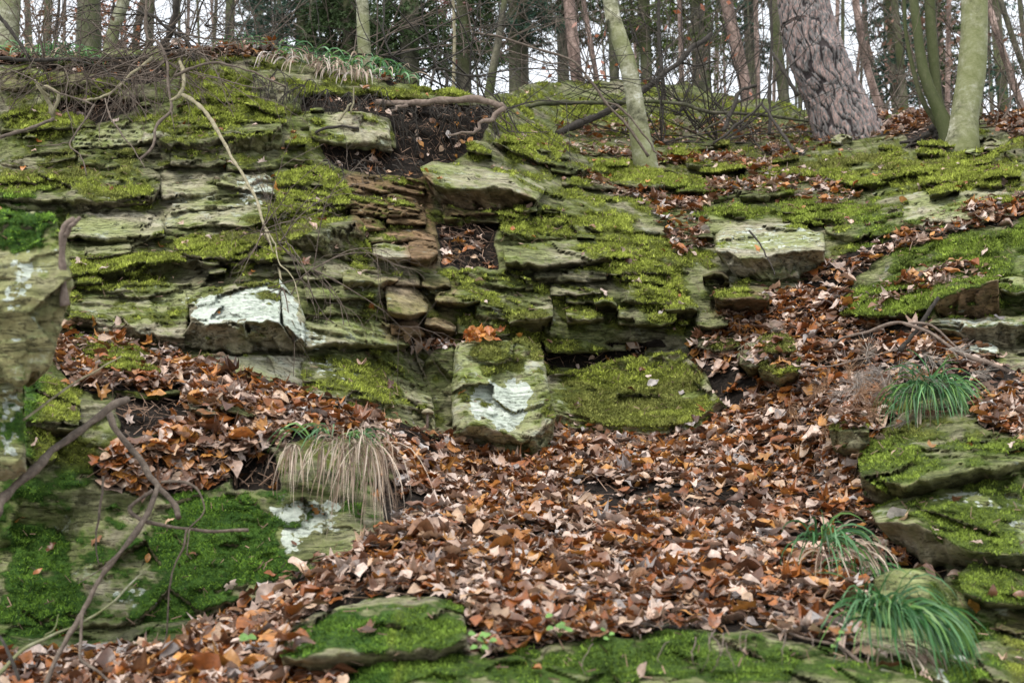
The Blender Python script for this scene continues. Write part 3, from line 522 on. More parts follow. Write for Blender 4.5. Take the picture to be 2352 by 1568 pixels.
stone("1878,372 1930,352 2010,348 2070,362", "1900,425 1960,436 2030,430 2072,412", p=.34, tone=.42, name='boulder', label='broad mossy rock below the leaning pine, its flat front grey and bare', cat='boulder')
stone("1906,318 1925,309 1945,310 1958,316", "1908,330 1925,334 1945,334 1958,330", d=(11.05, 10.95, 11.0), tone=.85, dmap=False, moss=.05, step=2, name='stone', label='small tan stone lying in leaves at the foot of the pine trunk', cat='stone', thick=.15)
stone("2238,306 2255,298 2275,300 2288,312", "2240,322 2255,328 2275,328 2290,324", p=.3, tone=.6, moss=.1, step=2.5, name='stone', label='upper of two grey stones just right of the forked tree base', cat='stone', thick=.2)
stone("2258,322 2275,314 2290,316 2300,326", "2258,346 2275,352 2290,352 2302,346", p=.34, tone=.6, step=2.5, name='stone', label='lower of two grey stones just right of the forked tree base', cat='stone', thick=.2)
stone("2218,346 2232,340 2248,342 2256,348", "2219,355 2232,360 2248,360 2256,355", p=.34, tone=.95, moss=-.5, step=2, name='stone', label='flat pale stone below the forked tree, smallest and lightest there', cat='stone', thick=.12)
stone("2240,375 2280,345 2320,320 2400,300", "2250,392 2300,396 2350,392 2420,380", "2240,382 2280,362 2330,342 2400,325", p=.34, tone=.25, moss=.1)
stone("2070,452 2150,434 2240,436 2325,446", "2075,528 2160,540 2240,525 2330,500", p=.22, a=.1, b=0, tone=.78, rough=.8, led=.2)
stone("1890,480 1960,470 2050,475 2080,490", "1895,540 1960,560 2040,550 2085,530", p=.14, tone=.45)
stone("2136,676 2150,655 2180,646 2228,640 2292,636", "2160,728 2200,736 2250,734 2296,716", "2138,690 2165,684 2200,672 2245,656 2294,644", p=.55, a=.15, b=.1, tone=.45, brown=.4, jag=.6, name='boulder', label='brown square-edged block with mossy top at the right, above pale rocks', cat='boulder', moss=-.1)
stone("2294,640 2315,628 2350,632 2420,640", "2296,672 2320,680 2360,682 2420,680", p=.35, tone=.8, lich=.3, moss=-.3)
stone("2130,742 2180,722 2230,735 2300,722 2400,722", "2150,770 2220,800 2280,808 2400,800", "2130,750 2180,745 2240,752 2300,745 2400,750", p=.42, tone=.78, lich=.15, rough=.9, under=-.15)
stone("2224,790 2245,784 2275,786 2294,800", "2228,808 2250,814 2275,816 2296,814", p=.3, tone=.8, lich=.3, moss=-.4, step=2.5)
stone("1925,668 2000,660 2080,655 2140,662", "1935,735 2000,738 2080,738 2135,735", p=.20, tone=.35, moss=.5, rough=1)
stone("1736,790 1755,766 1790,762 1820,775 1840,830", "1742,858 1770,868 1800,870 1836,862", p=.62, a=.50, b=.38, tone=.5, moss=.4, name='boulder', label='moss covered boulder standing alone in the leaf gully, taller than wide', cat='boulder')
stone("1694,800 1710,788 1735,785 1748,795", "1696,846 1715,856 1735,856 1750,850", p=.5, a=.3, b=.25, tone=.45, moss=-.7, name='boulder', label='low dark grey boulder touching the mossy one in the gully', cat='boulder')
stone("1905,975 1930,962 1970,962 1996,972", "1912,1022 1940,1034 1975,1034 1998,1020", "1905,990 1935,990 1970,988 1996,992", p=.6, a=.3, b=.35, tone=.45, moss=.05, jag=.6, name='boulder', label='small square mossy block between the leaf litter and the green grass tuft', cat='boulder')
stone("1590,470 1650,462 1700,470 1720,480", "1592,505 1650,508 1700,508 1722,504", p=.12, tone=.35, moss=.2)
stone("1800,470 1850,462 1900,465 1930,480", "1802,512 1850,520 1900,515 1932,508", p=.2, tone=.35, moss=.5)
stone("2110,395 2180,385 2250,388 2300,400", "2112,430 2180,436 2250,436 2302,432", p=.16, tone=.42, moss=.2)
# --- the lichened boulder and the moss slab behind it
stone("965,842 990,806 1040,790", "985,1000 1010,1015 1045,1036", "975,990 1000,1000 1042,1022", d=(7.0, 6.45, 6.5), tone=.5, rough=.8, led=0, thick=.8, moss=.2, name='stone_flank')if False else None
boulder = stone("1036,806 1048,793 1090,786 1150,781 1215,779 1240,792", "1048,1036 1110,1052 1190,1062 1245,1058 1268,1040", "1040,990 1110,978 1190,1014 1240,1000 1276,950", d=(7.0, 6.34, 6.56), tone=.80, rough=.75, led=0, thick=.8, rnd=30, jag=1.2, facet=1.5, name='boulder', label='big upright boulder with a white lichen patch in the centre of the slope', cat='boulder')
flank = stone("966,852 985,815 1010,798 1044,790", "985,992 1000,1008 1022,1022 1050,1038", "984,985 1000,1000 1022,1012 1048,1020", d=(6.95, 6.66, 6.6), tone=.4, rough=.7, led=0, thick=.6, rnd=8, jag=.6, facet=.8, name='flank', moss=.12)
_w = wloc(flank); flank.parent = boulder; flank.location = tuple(_w - np.array(boulder.location))

stone("1240,868 1330,848 1440,822 1560,804 1596,836", "1268,975 1380,1000 1500,1004 1600,995 1668,932", "1262,950 1380,975 1500,980 1590,970 1655,920", p=.26, a=.16, b=.1, tone=.6, rough=.7, led=.1, jag=.7, moss=.18, name='boulder', label='broad slanting slab covered in bright moss beside the central boulder', cat='boulder')
stone("1600,772 1640,762 1680,764 1700,775", "1600,806 1640,815 1675,812 1700,800", p=.2, tone=.5, moss=.2)
stone("1250,780 1320,775 1400,780 1440,790", "1255,812 1320,815 1400,812 1440,808", p=.12, tone=.5, moss=.1)
# --- left foreground pillar and stones around it
stone("-200,470 0,476 60,484 128,500", "-200,880 0,885 60,872 118,836", "-200,690 0,690 90,680 168,655", d=(4.12, 3.97, 4.02), tone=.7, rough=.9, led=0, thick=.45, step=4, rnd=16, jag=2.2, moss=-.12, brown=.15, name='boulder', label='tall grey lichened rock pillar at the left edge with bright moss on top', cat='boulder')
stone("-200,840 0,850 35,858 52,872", "-200,1095 0,1098 40,1098 62,1085", "-200,1050 0,1055 35,1055 58,1040", d=(4.16, 4.02, 4.06), tone=.8, rough=1.0, jag=2, led=0, moss=-.12, brown=.15, thick=.4, step=5, rnd=22, name='boulder', label='pale grey block at the left edge directly under the tall rock pillar', cat='boulder')
stone("150,778 220,765 300,790 372,835", "165,842 230,850 300,855 372,858", p=.16, b=.05, tone=.4, moss=.5, leaf=.1)
stone("55,880 110,868 160,890 185,930", "60,985 110,1000 150,1000 180,990", p=.22, tone=.3, moss=.3)
stone("55,990 90,975 115,990 125,1015", "58,1060 90,1075 115,1075 130,1060", p=.2, tone=.3, moss=.4)
stone("430,915 460,905 490,915 500,935", "440,950 465,960 485,962 500,958", p=.24, tone=.35, moss=-.4, step=3, name='stone', label='dark angular stone poking out of the leaves left of the hanging grass', cat='stone', thick=.2)
stone("500,915 540,920 580,935 604,955", "505,945 540,955 575,965 602,970", p=.22, tone=.5, moss=-.3, step=3, name='stone', label='thin striped slab lying against the dark angular stone', cat='stone', thick=.2)
# --- lower left rock wall
stone("-200,1165 0,1170 150,1150 330,1135 520,1130 700,1135 830,1160", "-200,1505 0,1505 150,1500 320,1490 470,1450 600,1360 740,1310 850,1265", "-200,1432 0,1436 160,1440 330,1432 470,1418 600,1340 740,1300 840,1255", d=(5.15, 4.72, 5.05), tone=.5, rough=.8, led=0, moss=.2, thick=.8, step=5, rnd=25, jag=1.5, name='boulder', label='wide rock wall under the hanging dry grass, mossy with white lichen, lower left', cat='boulder')
stone("640,1480 660,1440 720,1405 850,1376 1000,1372 1068,1396", "650,1530 760,1540 880,1530 1000,1518 1072,1490", "645,1510 760,1505 880,1495 1000,1490 1072,1470", d=(3.85, 3.45, 3.5), tone=.5, moss=.05, rough=.9, led=.1, thick=.5, step=5, rnd=26, name='boulder', label='low rounded mossy boulder surrounded by leaves at the bottom, left of centre', cat='boulder')
stone("780,1560 850,1530 950,1518 1060,1530 1130,1500", "780,1700 850,1700 950,1700 1060,1700 1150,1700", d=(3.6, 3.3, 3.25), tone=.55, rough=.9, led=.1, thick=.6, step=6, moss=.1)
stone("1080,1535 1140,1500 1260,1480 1380,1462 1460,1470", "1080,1720 1200,1720 1330,1720 1480,1720", d=(3.62, 3.3, 3.25), tone=.5, rough=1, led=.2, thick=.6, step=6, moss=.15)
stone("1440,1500 1500,1470 1600,1455 1750,1460 1850,1480 1990,1520 2040,1568", "1440,1720 1600,1720 1850,1720 2060,1720", d=(3.68, 3.35, 3.3), tone=.55, rough=1, led=.3, thick=.6, step=6)
# --- right foreground rocks
stone("1968,1030 2010,1012 2100,1020 2200,1012 2352,1000 2600,1000", "1985,1150 2080,1160 2200,1130 2352,1100 2600,1090", "1975,1095 2080,1115 2200,1090 2352,1065 2600,1060", p=.36, a=.1, b=.02, tone=.36, led=.8, rough=1.1, step=5, moss=.05)
stone("2000,1170 2060,1140 2150,1120 2230,1110 2352,1080 2600,1075", "2050,1240 2130,1300 2230,1310 2352,1300 2600,1300", "2010,1195 2100,1200 2230,1270 2352,1275 2600,1275", p=.34, a=.12, b=0, tone=.68, rough=1, led=.5, step=5, rnd=20, name='boulder', label='large grey-green boulder with a long crack at the right, above the ferny grass', cat='boulder')
stone("2200,1312 2240,1292 2300,1300 2352,1320 2500,1330", "2215,1375 2260,1398 2352,1400 2500,1400", p=.40, a=.2, b=.05, tone=.45, moss=.4, step=5, name='boulder', label='mossy cushion boulder at the right edge over a dark gap', cat='boulder')
stone("2005,1330 2060,1305 2130,1310 2190,1350 2225,1420", "2050,1720 2120,1720 2200,1720 2260,1720", "2030,1600 2120,1600 2190,1600 2250,1600", d=(4.4, 3.55, 3.5), tone=.5, rough=1, led=.1, thick=.6, step=6, rnd=12, moss=.18, facet=1.6, name='boulder', label='tall mossy boulder behind the lowest green grass tuft', cat='boulder')
stone("2240,1480 2290,1455 2352,1470 2500,1480", "2245,1568 2290,1590 2352,1590 2500,1590", p=.3, tone=.4, moss=.1, step=5)
stone("2280,1400 2310,1392 2352,1400 2500,1400", "2285,1450 2320,1462 2352,1462 2500,1462", p=.1, tone=.4, brown=.4, step=5)
stone("1462,1165 1490,1150 1520,1150 1542,1165", "1465,1178 1490,1186 1520,1186 1544,1180", p=.10, a=.02, b=.02, tone=.5, moss=-.2, step=3, name='stone', label='smooth grey stone half buried in leaves, right of the lower centre', cat='stone', thick=.15)
for k in range(16):                                    # dark embedded blocks of the upper right bank
    x, y = rng.uniform(1560, 2340), rng.uniform(330, 450); w = rng.uniform(60, 130); h = w * rng.uniform(.28, .42); q = rng.uniform(-.3, .1) * h
    stone(f"{x-w/2},{y-h*.2-q} {x-w*.25},{y-h*.5} {x+w*.2},{y-h*.55+q} {x+w/2},{y-h*.15+q}", f"{x-w*.45},{y+h*.4-q} {x},{y+h*.5} {x+w/2},{y+h*.3+q}", f"{x-w*.48},{y+h*.05-q} {x},{y+h*.05} {x+w/2},{y+h*.05+q}", p=rng.uniform(.25, .42), b=-.05, tone=rng.uniform(.2, .4), moss=rng.uniform(.1, .3), step=4)
for k in range(46):                                    # loose and bedded small stones among the ledges
    x, y = [(rng.uniform(1180, 1700), rng.uniform(400, 760)), (rng.uniform(0, 900), rng.uniform(200, 640)), (rng.uniform(1600, 2352), rng.uniform(340, 520)), (rng.uniform(1150, 1800), rng.uniform(260, 420))][k % 4]
    w = rng.uniform(20, 55); h = w * rng.uniform(.3, .55); sk_ = rng.uniform(-.2, .2) * h
    stone(f"{x-w/2},{y-h*.3} {x-w*.2},{y-h*.55} {x+w*.25},{y-h*.5+sk_} {x+w/2},{y-h*.2+sk_}", f"{x-w*.45},{y+h*.4} {x},{y+h*.5} {x+w/2},{y+h*.35+sk_}", p=rng.uniform(.16, .32), tone=rng.uniform(.3, .6), moss=rng.uniform(-.1, .2), step=3)

# ------------------------------------------------------------------ strewing: sample points on ground and rock
def sample(n, key, bias=0.0, thr=0.0, usef=None):
    W_ = []; 
    for (V, Q, mo, lf, nr, lu, _) in SURF[:1] if key == 'any' else SURF:
        a, b, c, d = V[Q[:, 0]], V[Q[:, 1]], V[Q[:, 2]], V[Q[:, 3]]
        ar = .5 * np.linalg.norm(np.cross(c - a, d - b), axis=1)
        k = (mo if key == 'moss' else lf if key == 'leaf' else np.ones(len(mo)))[Q].mean(1); k = np.where(k > thr, k, 0) * (sm(k, .38, .8) if key == 'moss' and thr > .3 else 1)
        cen = V[Q].mean(1); uu, vv, dd = proj(cen)
        k = k * (uu > -260) * (uu < 2620) * (vv < 1740)
        if key == 'leaf': k = k * (.12 + .88 * sm(fbm(cen, 2.6, 3, 301), .36, .50))
        if usef is not None: k = k * usef(uu, vv)
        W_.append(ar * k * dd ** bias)
    tot = sum(w.sum() for w in W_); out = []
    for w, (V, Q, mo, lf, nr, lu, _) in zip(W_, SURF):
        if w.sum() <= 0: continue
        m = int(round(n * w.sum() / tot))
        if m < 1: continue
        q = Q[rng.choice(len(Q), m, p=w / w.sum())]; x = rng.random((m, 1)); y = rng.random((m, 1))
        P = (V[q[:, 0]] * (1 - x) + V[q[:, 3]] * x) * (1 - y) + (V[q[:, 1]] * (1 - x) + V[q[:, 2]] * x) * y
        out.append(np.c_[P, nr[q[:, 0]], mo[q[:, 0]], lu[q[:, 0]]])
    return np.vstack(out)
def unit(v): return v / (np.linalg.norm(v, axis=-1, keepdims=True) + 1e-9)
# moss fibres
R_ = sample(520000, 'moss', -1.0, .42)
P = R_[:, :3]; nr = R_[:, 3:6]; n = len(P)
lum = fbm(P, 16, 3, 41)
dirn = unit(nr * .6 + np.array([0, 0, .25]) + rng.normal(0, .42, (n, 3)))
L = (.006 + .011 * rng.random(n) * (.4 + 1.2 * lum)) * np.clip(proj(P)[2] / 6.5, .7, 1.9) * (.3 + .9 * sm(R_[:, 6], .42, .95))
side = unit(np.cross(dirn, rng.normal(0, 1, (n, 3)))) * (L * .30)[:, None]
B0 = P - dirn * .003
V = np.stack([B0 - side, B0 + side, B0 + dirn * L[:, None] + rng.normal(0, .002, (n, 3))], 1).reshape(-1, 3)
q = np.clip(lum * 1.5 - .25 + rng.normal(0, .22, n), 0, 1)[:, None]; lu = R_[:, 7:8]
hue = fbm(P, 1.6, 3, 91)[:, None]
yel = np.array([.10, .115, .018]) * (1 - q) + np.array([.44, .50, .09]) * q
oli = np.array([.075, .075, .018]) * (1 - q) + np.array([.26, .26, .08]) * q
grn = np.array([.022, .055, .007]) * (1 - q) + np.array([.19, .33, .045]) * q
kk = sm(hue, .55, .68) * .8; col = (yel * (1 - kk) + oli * kk) * (1 - lu) + grn * lu
link('moss_cover', mesh('moss_cover', V, None, np.arange(3 * n).reshape(-1, 3), M_MOSS, {'tint': np.repeat(col, 3, 0)}, False))
tag(bpy.data.objects['moss_cover'], 'soft green moss growing over the rock ledges and boulders', 'moss', kind='stuff')

# leaves: outlines by kind, curled one by one
def leaf_template(kind):
    if kind == 'oval': st = [(0, 0), (.10, .10), (.25, .24), (.45, .30), (.65, .25), (.82, .14), (1, 0)]
    elif kind == 'lobed': st = [(0, 0), (.08, .05), (.18, .17), (.26, .09), (.38, .26), (.48, .14), (.62, .30), (.72, .16), (.84, .20), (.93, .12), (1, 0)]
    else:                                                   # five pointed fan
        a = np.radians([-150, -112, -95, -60, -42, -28, -8, 0]); r = [.18, .42, .24, .52, .30, .40, .34, .62]
        pts = [(0, 0)] + [(-.02 + r_ * math.cos(x), r_ * math.sin(x)) for x, r_ in zip(a, r)] + [(-.02 + r_ * math.cos(x), -r_ * math.sin(x)) for x, r_ in list(zip(a, r))[-2::-1]]
        outer = pts[1:]; inner = [(x * .5, y * .5) for x, y in outer]
        V = np.array([(0, 0)] + inner + outer); m = len(outer); Q = []; T = []
        for i in range(m - 1): T.append((0, 1 + i, 2 + i)); Q.append((1 + i, 1 + m + i, 2 + m + i, 2 + i))
        Q = np.array(Q); T = np.vstack([T, Q[:, [0, 1, 2]], Q[:, [0, 2, 3]]])
        return np.c_[V[:, 0] + .1, V[:, 1]], T
    V = [(0, 0)]; 
    for x, w in st[1:-1]: V += [(x, w), (x, 0), (x, -w)]
    V.append((1, 0)); T = [(0, 2, 1), (0, 3, 2)]; k = len(st) - 2
    for i in range(k - 1):
        a = 1 + 3 * i
        for o in (0, 1): T += [(a + o, a + o + 1, a + o + 4), (a + o, a + o + 4, a + o + 3)]
    a = 1 + 3 * (k - 1); e = len(V) - 1; T += [(a, a + 1, e), (a + 1, a + 2, e)]
    V = np.array(V, float); V[:, 0] -= .5
    return V, np.array(T)
TPL = {k: leaf_template(k) for k in ('oval', 'lobed', 'fan')}
PAL = {'pale': [(.50, .34, .25), (.60, .45, .36), (.44, .31, .24), (.55, .37, .24), (.62, .48, .40)], 'orange': [(.34, .115, .025), (.42, .17, .04), (.27, .085, .02), (.48, .22, .05)],
       'brown': [(.15, .065, .03), (.10, .045, .025), (.20, .09, .045), (.24, .12, .06)], 'grey': [(.36, .31, .29), (.28, .24, .22), (.46, .41, .38)]}
def leaf_field(n, usef=None, size=(.035, .14), lift=.04, bias=0.0):
    R_ = sample(n, 'leaf', bias, .08, usef); P = R_[:, :3]; nr = R_[:, 3:6]; n = len(P)
    h = rng.random(n) ** 1.5
    up = unit(nr * .55 + np.array([0, 0, .5]) + rng.normal(0, .19, (n, 3)) * (.6 + .9 * h[:, None]))
    fw = unit(np.cross(up, rng.normal(0, 1, (n, 3)))); sd = np.cross(up, fw)
    s = size[0] + (size[1] - size[0]) * rng.beta(1.4, 2.6, n)
    kind = rng.choice(3, n, p=[.64, .22, .14]); s = np.where(kind == 2, s * 1.05, s)
    pk = rng.choice(4, n, p=[.36, .31, .28, .05]); bri = 1 - .45 * (1 - h) * rng.random(n)
    pos = P + nr * .008 + np.array([0, 0, 1.]) * (h * lift)[:, None]
    return dict(P=pos, up=up, fw=fw, sd=sd, s=s, kind=kind, pk=pk, bri=bri, h=h)
def leaf_mesh(Lf, idx):
    """vertices, triangles, colours of the chosen leaves"""
    Vs = []; Ts = []; Cs = []; n0 = 0
    for ki, kn in enumerate(('oval', 'lobed', 'fan')):
        ii = idx[Lf['kind'][idx] == ki]
        if not len(ii): continue
        V, T = TPL[kn]; m = len(ii); r = rng.normal
        x = V[None, :, 0]; y = V[None, :, 1] * (1 + r(0, .12, (m, 1)))
        c1 = r(0, .42, (m, 1)); c2 = r(.35, .7, (m, 1)); c3 = r(0, .5, (m, 1)); c4 = np.abs(r(0, .35, (m, 1)))
        z = c1 * x ** 2 + c2 * y ** 2 + c3 * x * y + c4 * np.abs(y) + .05 * np.sin(x * 9 + r(0, 3, (m, 1))) * (1 + 2 * np.abs(y)) + r(0, .010, (m, V.shape[0]))
        x = x - .25 * c1 ** 2 * x ** 3; y = y * (1 - .8 * np.clip(c2, -1, 1.3) ** 2 * y ** 2 * 2)
        s = Lf['s'][ii][:, None, None]
        W3 = Lf['P'][ii][:, None] + s * (x[..., None] * Lf['fw'][ii][:, None] + y[..., None] * Lf['sd'][ii][:, None] + z[..., None] * Lf['up'][ii][:, None])
        names = ('pale', 'orange', 'brown', 'grey'); col = np.zeros((m, 3))
        for a, nm in enumerate(names):
            k = Lf['pk'][ii] == a; col[k] = np.array(PAL[nm])[rng.integers(0, len(PAL[nm]), k.sum())]
        col = col * Lf['bri'][ii][:, None] * rng.uniform(.75, 1.2, (m, 1))
        cc = np.repeat(col[:, None], V.shape[0], 1) * (1 - .35 * (rng.random((m, V.shape[0], 1)) ** 2))
        Vs.append(W3.reshape(-1, 3)); Cs.append(cc.reshape(-1, 3)); Ts.append((T[None] + (np.arange(m) * len(V))[:, None, None]).reshape(-1, 3) + n0); n0 += m * len(V)
    return np.vstack(Vs), np.vstack(Ts), np.vstack(Cs)
LF = leaf_field(23000, bias=-.35)
for _i in range(1):
    _s = sample(260, 'any', 0, 0, lambda u, v: mp(soilshademap, u, v))
sc_ = leaf_field(900, lambda u, v: (v < 900) * 1.0)           # single leaves caught on the ledges
for k in LF: LF[k] = np.concatenate([LF[k], sc_[k]])
# strays lying on moss and rock
_r = np.vstack([sample(650, 'moss', -.5, .1), _s]); m_ = len(_r)
st = dict(P=_r[:, :3] + _r[:, 3:6] * .012, up=unit(_r[:, 3:6] * .8 + rng.normal(0, .3, (m_, 3))), s=rng.uniform(.03, .075, m_), kind=rng.choice(3, m_, p=[.7, .2, .1]), pk=rng.choice(4, m_, p=[.45, .3, .2, .05]), bri=np.ones(m_), h=np.ones(m_))
st['fw'] = unit(np.cross(st['up'], rng.normal(0, 1, (m_, 3)))); st['sd'] = np.cross(st['up'], st['fw'])
for k in LF: LF[k] = np.concatenate([LF[k], st[k]])
m_ = 46; _u = np.r_[rng.uniform(1062, 1146, 34), rng.uniform(975, 1050, 12)]; _v = np.r_[rng.uniform(758, 780, 34), rng.uniform(786, 800, 12)]
st = dict(P=wld(_u, _v, rng.uniform(6.85, 7.05, m_)), up=unit(rng.normal(0, .5, (m_, 3)) + np.array([0, -.4, .7])), s=rng.uniform(.05, .09, m_), kind=rng.choice(3, m_, p=[.6, .2, .2]), pk=np.where(np.arange(m_) < 34, 1, rng.choice(4, m_)), bri=np.full(m_, 1.5), h=np.ones(m_))
st['fw'] = unit(np.cross(st['up'], rng.normal(0, 1, (m_, 3)))); st['sd'] = np.cross(st['up'], st['fw'])
for k in LF: LF[k] = np.concatenate([LF[k], st[k]])
uu, vv, dd = proj(LF['P']); face = np.abs((LF['up'] * unit(LF['P'] - np.array([0, 0, EYE]))).sum(1))
score = LF['s'] / dd * (.25 + face) * (uu > 30) * (uu < PW - 30) * (vv > 60) * (vv < PH - 20) * (LF['h'] > .6)
order = np.argsort(-score); near, rest = order[:300], order[300:]
Vv, Tt, Cc = leaf_mesh(LF, rest)
tag(link('leaf_litter', mesh('leaf_litter', Vv, None, Tt, M_LEAF, {'tint': Cc}, True)), 'thick brown leaf litter filling the gully and slope between the rocks', 'leaf litter', kind='stuff')
ZN = [((1100, 765), 'on top of the lichened boulder'), ((1150, 1120), 'below the lichened boulder'), ((1450, 1080), 'under the mossy slanting slab'), ((1750, 1120), 'left of the right-hand boulders'), ((1200, 1300), 'in the middle of the lower slope'), ((1600, 1300), 'right of the middle of the lower slope'), ((900, 1330), 'just above the low rounded boulder'), ((560, 1460), 'in the corner of the lower left rock wall'), ((300, 1540), 'at the bottom left edge'), ((1850, 1420), 'next to the bare root at the bottom right'), ((1300, 1440), 'above the bottom mossy rocks, centre'),
      ((950, 1020), 'left of the lichened boulder foot'), ((700, 950), 'above the hanging dry grass'), ((350, 850), 'on the bank right of the tall pillar'), ((420, 1060), 'on the small ledge left of the dry grass'), ((1750, 820), 'round the mossy gully boulder'), ((1900, 700), 'in the upper gully'), ((2200, 540), 'in the strip of leaves at the upper right'), ((2250, 930), 'right of the fountain-shaped grass'), ((1050, 1180), 'right of the hanging dry grass'), ((1950, 1000), 'left of the fountain-shaped grass'), ((1900, 1260), 'round the middle grass tuft')]
def zone_of(u, v): return min(ZN, key=lambda z: (z[0][0] - u) ** 2 + 2 * (z[0][1] - v) ** 2)[1]
bn = lambda s_: 'small' if s_ < .085 else 'large'
kn = ('oval', 'lobed', 'five-pointed'); cn = ('pale tan', 'orange-brown', 'dark brown', 'greyish')
for i in near:
    V1, T1, C1 = leaf_mesh(LF, np.array([i])); zone = zone_of(uu[i], vv[i])
    nm = f"{bn(LF['s'][i])} {cn[LF['pk'][i]]} {kn[LF['kind'][i]]} dead leaf {zone}"
    tag(link('fallen_leaf', mesh('fallen_leaf', V1, None, T1, M_LEAF, {'tint': C1}, True, LF['P'][i]), None, LF['P'][i]), nm, 'leaf', nm.replace(' dead leaf', ' dead leaves'))
# needle and twig crumbs
R_ = np.vstack([sample(14000, 'leaf', -.3, .05), sample(1800, 'any', -.3, 0, lambda u, v: mp(soilshademap, u, v) ** 2)]); S2 = sample(7000, 'moss', .0, .1); n1 = len(R_); R_ = np.vstack([R_, S2]); P = R_[:, :3] + R_[:, 3:6] * .01 + np.array([0, 0, 1]) * rng.random((len(R_), 1)) * .03; n = len(P)
fw = unit(np.cross(R_[:, 3:6] + rng.normal(0, .4, (n, 3)), rng.normal(0, 1, (n, 3)))); sd = unit(np.cross(fw, rng.normal(0, 1, (n, 3))))
Ln = rng.uniform(.015, .05, n)[:, None]; Ln[n1:] *= .4; wd = rng.uniform(.0009, .002, n)[:, None]
V = np.stack([P - fw * Ln - sd * wd, P - fw * Ln + sd * wd, P + fw * Ln + sd * wd, P + fw * Ln - sd * wd], 1).reshape(-1, 3)
col = np.array([.10, .065, .045]) * rng.uniform(.4, 3.6, (n, 1))
tag(link('needle_crumbs', mesh('needle_crumbs', V, np.arange(4 * n).reshape(-1, 4), None, M_NEEDLE, {'tint': np.repeat(col, 4, 0)}, False)), 'dry needles and twig crumbs strewn over litter and rock', 'debris', kind='stuff')

# ------------------------------------------------------------------ grass tufts, hanging roots
def tuft(name, label, cat, uv, d, n, length, out, lean, cols, width=.004, spread=.06, stiff=.35, group=None, child=None):
    base = wld(*uv, d); rg = rng
    a = rg.uniform(0, 2 * np.pi, n); r = spread * np.sqrt(rg.random(n)); P = base + np.stack([r * np.cos(a), r * np.sin(a) * .6, rg.normal(0, .01, n)], -1)
    dr = unit(np.stack([np.cos(a) * out, np.sin(a) * out * .7, np.full(n, stiff)], -1) + np.array(lean) + rg.normal(0, .22 if stiff > .3 else .09, (n, 3)))
    L = length * rg.uniform(.45, 1.1, n); K = 8; pts = [P]; v = dr.copy()
    for k in range(K - 1):
        v = unit(v + rg.normal(0, .10, (n, 3)) + np.array([0, 0, -1.]) * (.28 + .35 * rg.random((n, 1))) * (1 if k else .3)); pts.append(pts[-1] + v * (L / K)[:, None])
    pts = np.stack(pts, 1); T = np.gradient(pts, axis=1); sdv = unit(np.cross(T, rg.normal(0, 1, (n, 1, 3)) * .5 + np.array([0, 1, .3])))
    w = (width * rg.uniform(.6, 1.2, n))[:, None] * np.array([.6, .9, 1, 1, .9, .7, .4, .05]); A_ = pts - sdv * w[..., None]; B_ = pts + sdv * w[..., None]
    V = np.stack([A_, B_], 2).reshape(n, -1, 3); k = np.arange(K - 1) * 2; Q = np.stack([k, k + 1, k + 3, k + 2], -1)
    Q = (Q[None] + (np.arange(n) * 2 * K)[:, None, None]).reshape(-1, 4)
    c = np.array(cols)[rg.integers(0, len(cols), n)] * rg.uniform(.7, 1.25, (n, 1)); c = np.repeat(c[:, None], 2 * K, 1)
    me = mesh(name, V.reshape(-1, 3), Q, None, M_BLADE, {'tint': c.reshape(-1, 3)}, True, base)
    if child is not None: return link(name, me, child, base)
    return tag(link(name, me, None, base), label, cat, group)
GREEN = [(.045, .14, .04), (.07, .19, .055), (.13, .25, .06), (.03, .095, .03), (.12, .26, .11)]
STRAW = [(.36, .27, .19), (.48, .38, .29), (.22, .15, .10), (.14, .09, .06), (.58, .48, .38)]
def grass(label, uv, d, specs):
    r = empty('grass_tuft', wld(*uv, d), label, 'grass')
    for nm, (n, L, out, lean, cols, w, sp, sf, du, dv) in specs: tuft(nm, None, None, (uv[0] + du, uv[1] + dv), d - .03, n, L, out, lean, cols, w, sp, sf, child=r)
    return r
grass('large tuft of dry straw-coloured grass hanging over the ledge at lower left', (790, 1015), 5.12, [('dry_blades', (75, .46, .06, (.05, -.3, -.25), STRAW, .0019, .045, .2, 42, 6)), ('dry_blades', (45, .36, .06, (.0, -.3, -.25), STRAW, .0019, .035, .2, -2, 4)), ('dry_blades', (34, .34, .08, (.12, -.3, -.2), STRAW, .0019, .03, .2, 80, 22)), ('dry_blades', (40, .22, .6, (.0, -.4, .2), STRAW, .0021, .10, .4, 15, -8)), ('dry_blades', (40, .30, .05, (-.04, -.3, -.25), STRAW, .0021, .02, .15, -118, 8)), ('dry_blades', (14, .26, .05, (-.02, -.3, -.25), STRAW, .0021, .02, .15, -60, 8)), ('green_blades', (26, .22, .8, (.1, -.3, .3), GREEN[2:], .003, .12, .6, -20, -15))])
grass('fountain-shaped green grass tuft on the right bank above the big boulder', (2140, 905), 5.85, [('green_blades', (290, .31, .6, (0, -.45, .1), GREEN, .0032, .075, .55, 0, 0)), ('dry_blades', (45, .30, .5, (0, -.4, -.2), STRAW, .003, .07, .2, 0, 35))])
grass('sparse green grass tuft among leaves, middle of the three at lower right', (1895, 1245), 4.55, [('green_blades', (50, .24, .45, (.25, -.4, .1), GREEN, .0034, .05, .55, 0, 0)), ('green_blades', (40, .20, .6, (.2, -.4, .3), GREEN, .003, .06, .6, 95, 70)), ('dry_blades', (45, .24, .6, (.3, -.4, .0), STRAW, .003, .07, .4, 30, 20))])
grass('lush green grass tuft hanging at the bottom right, lowest of all', (2055, 1420), 3.75, [('green_blades', (260, .28, .7, (.4, -.35, .2), GREEN, .0030, .08, .6, 0, 0)), ('dry_blades', (28, .28, .5, (.1, -.4, -.2), STRAW, .0026, .08, .2, -20, 60))])
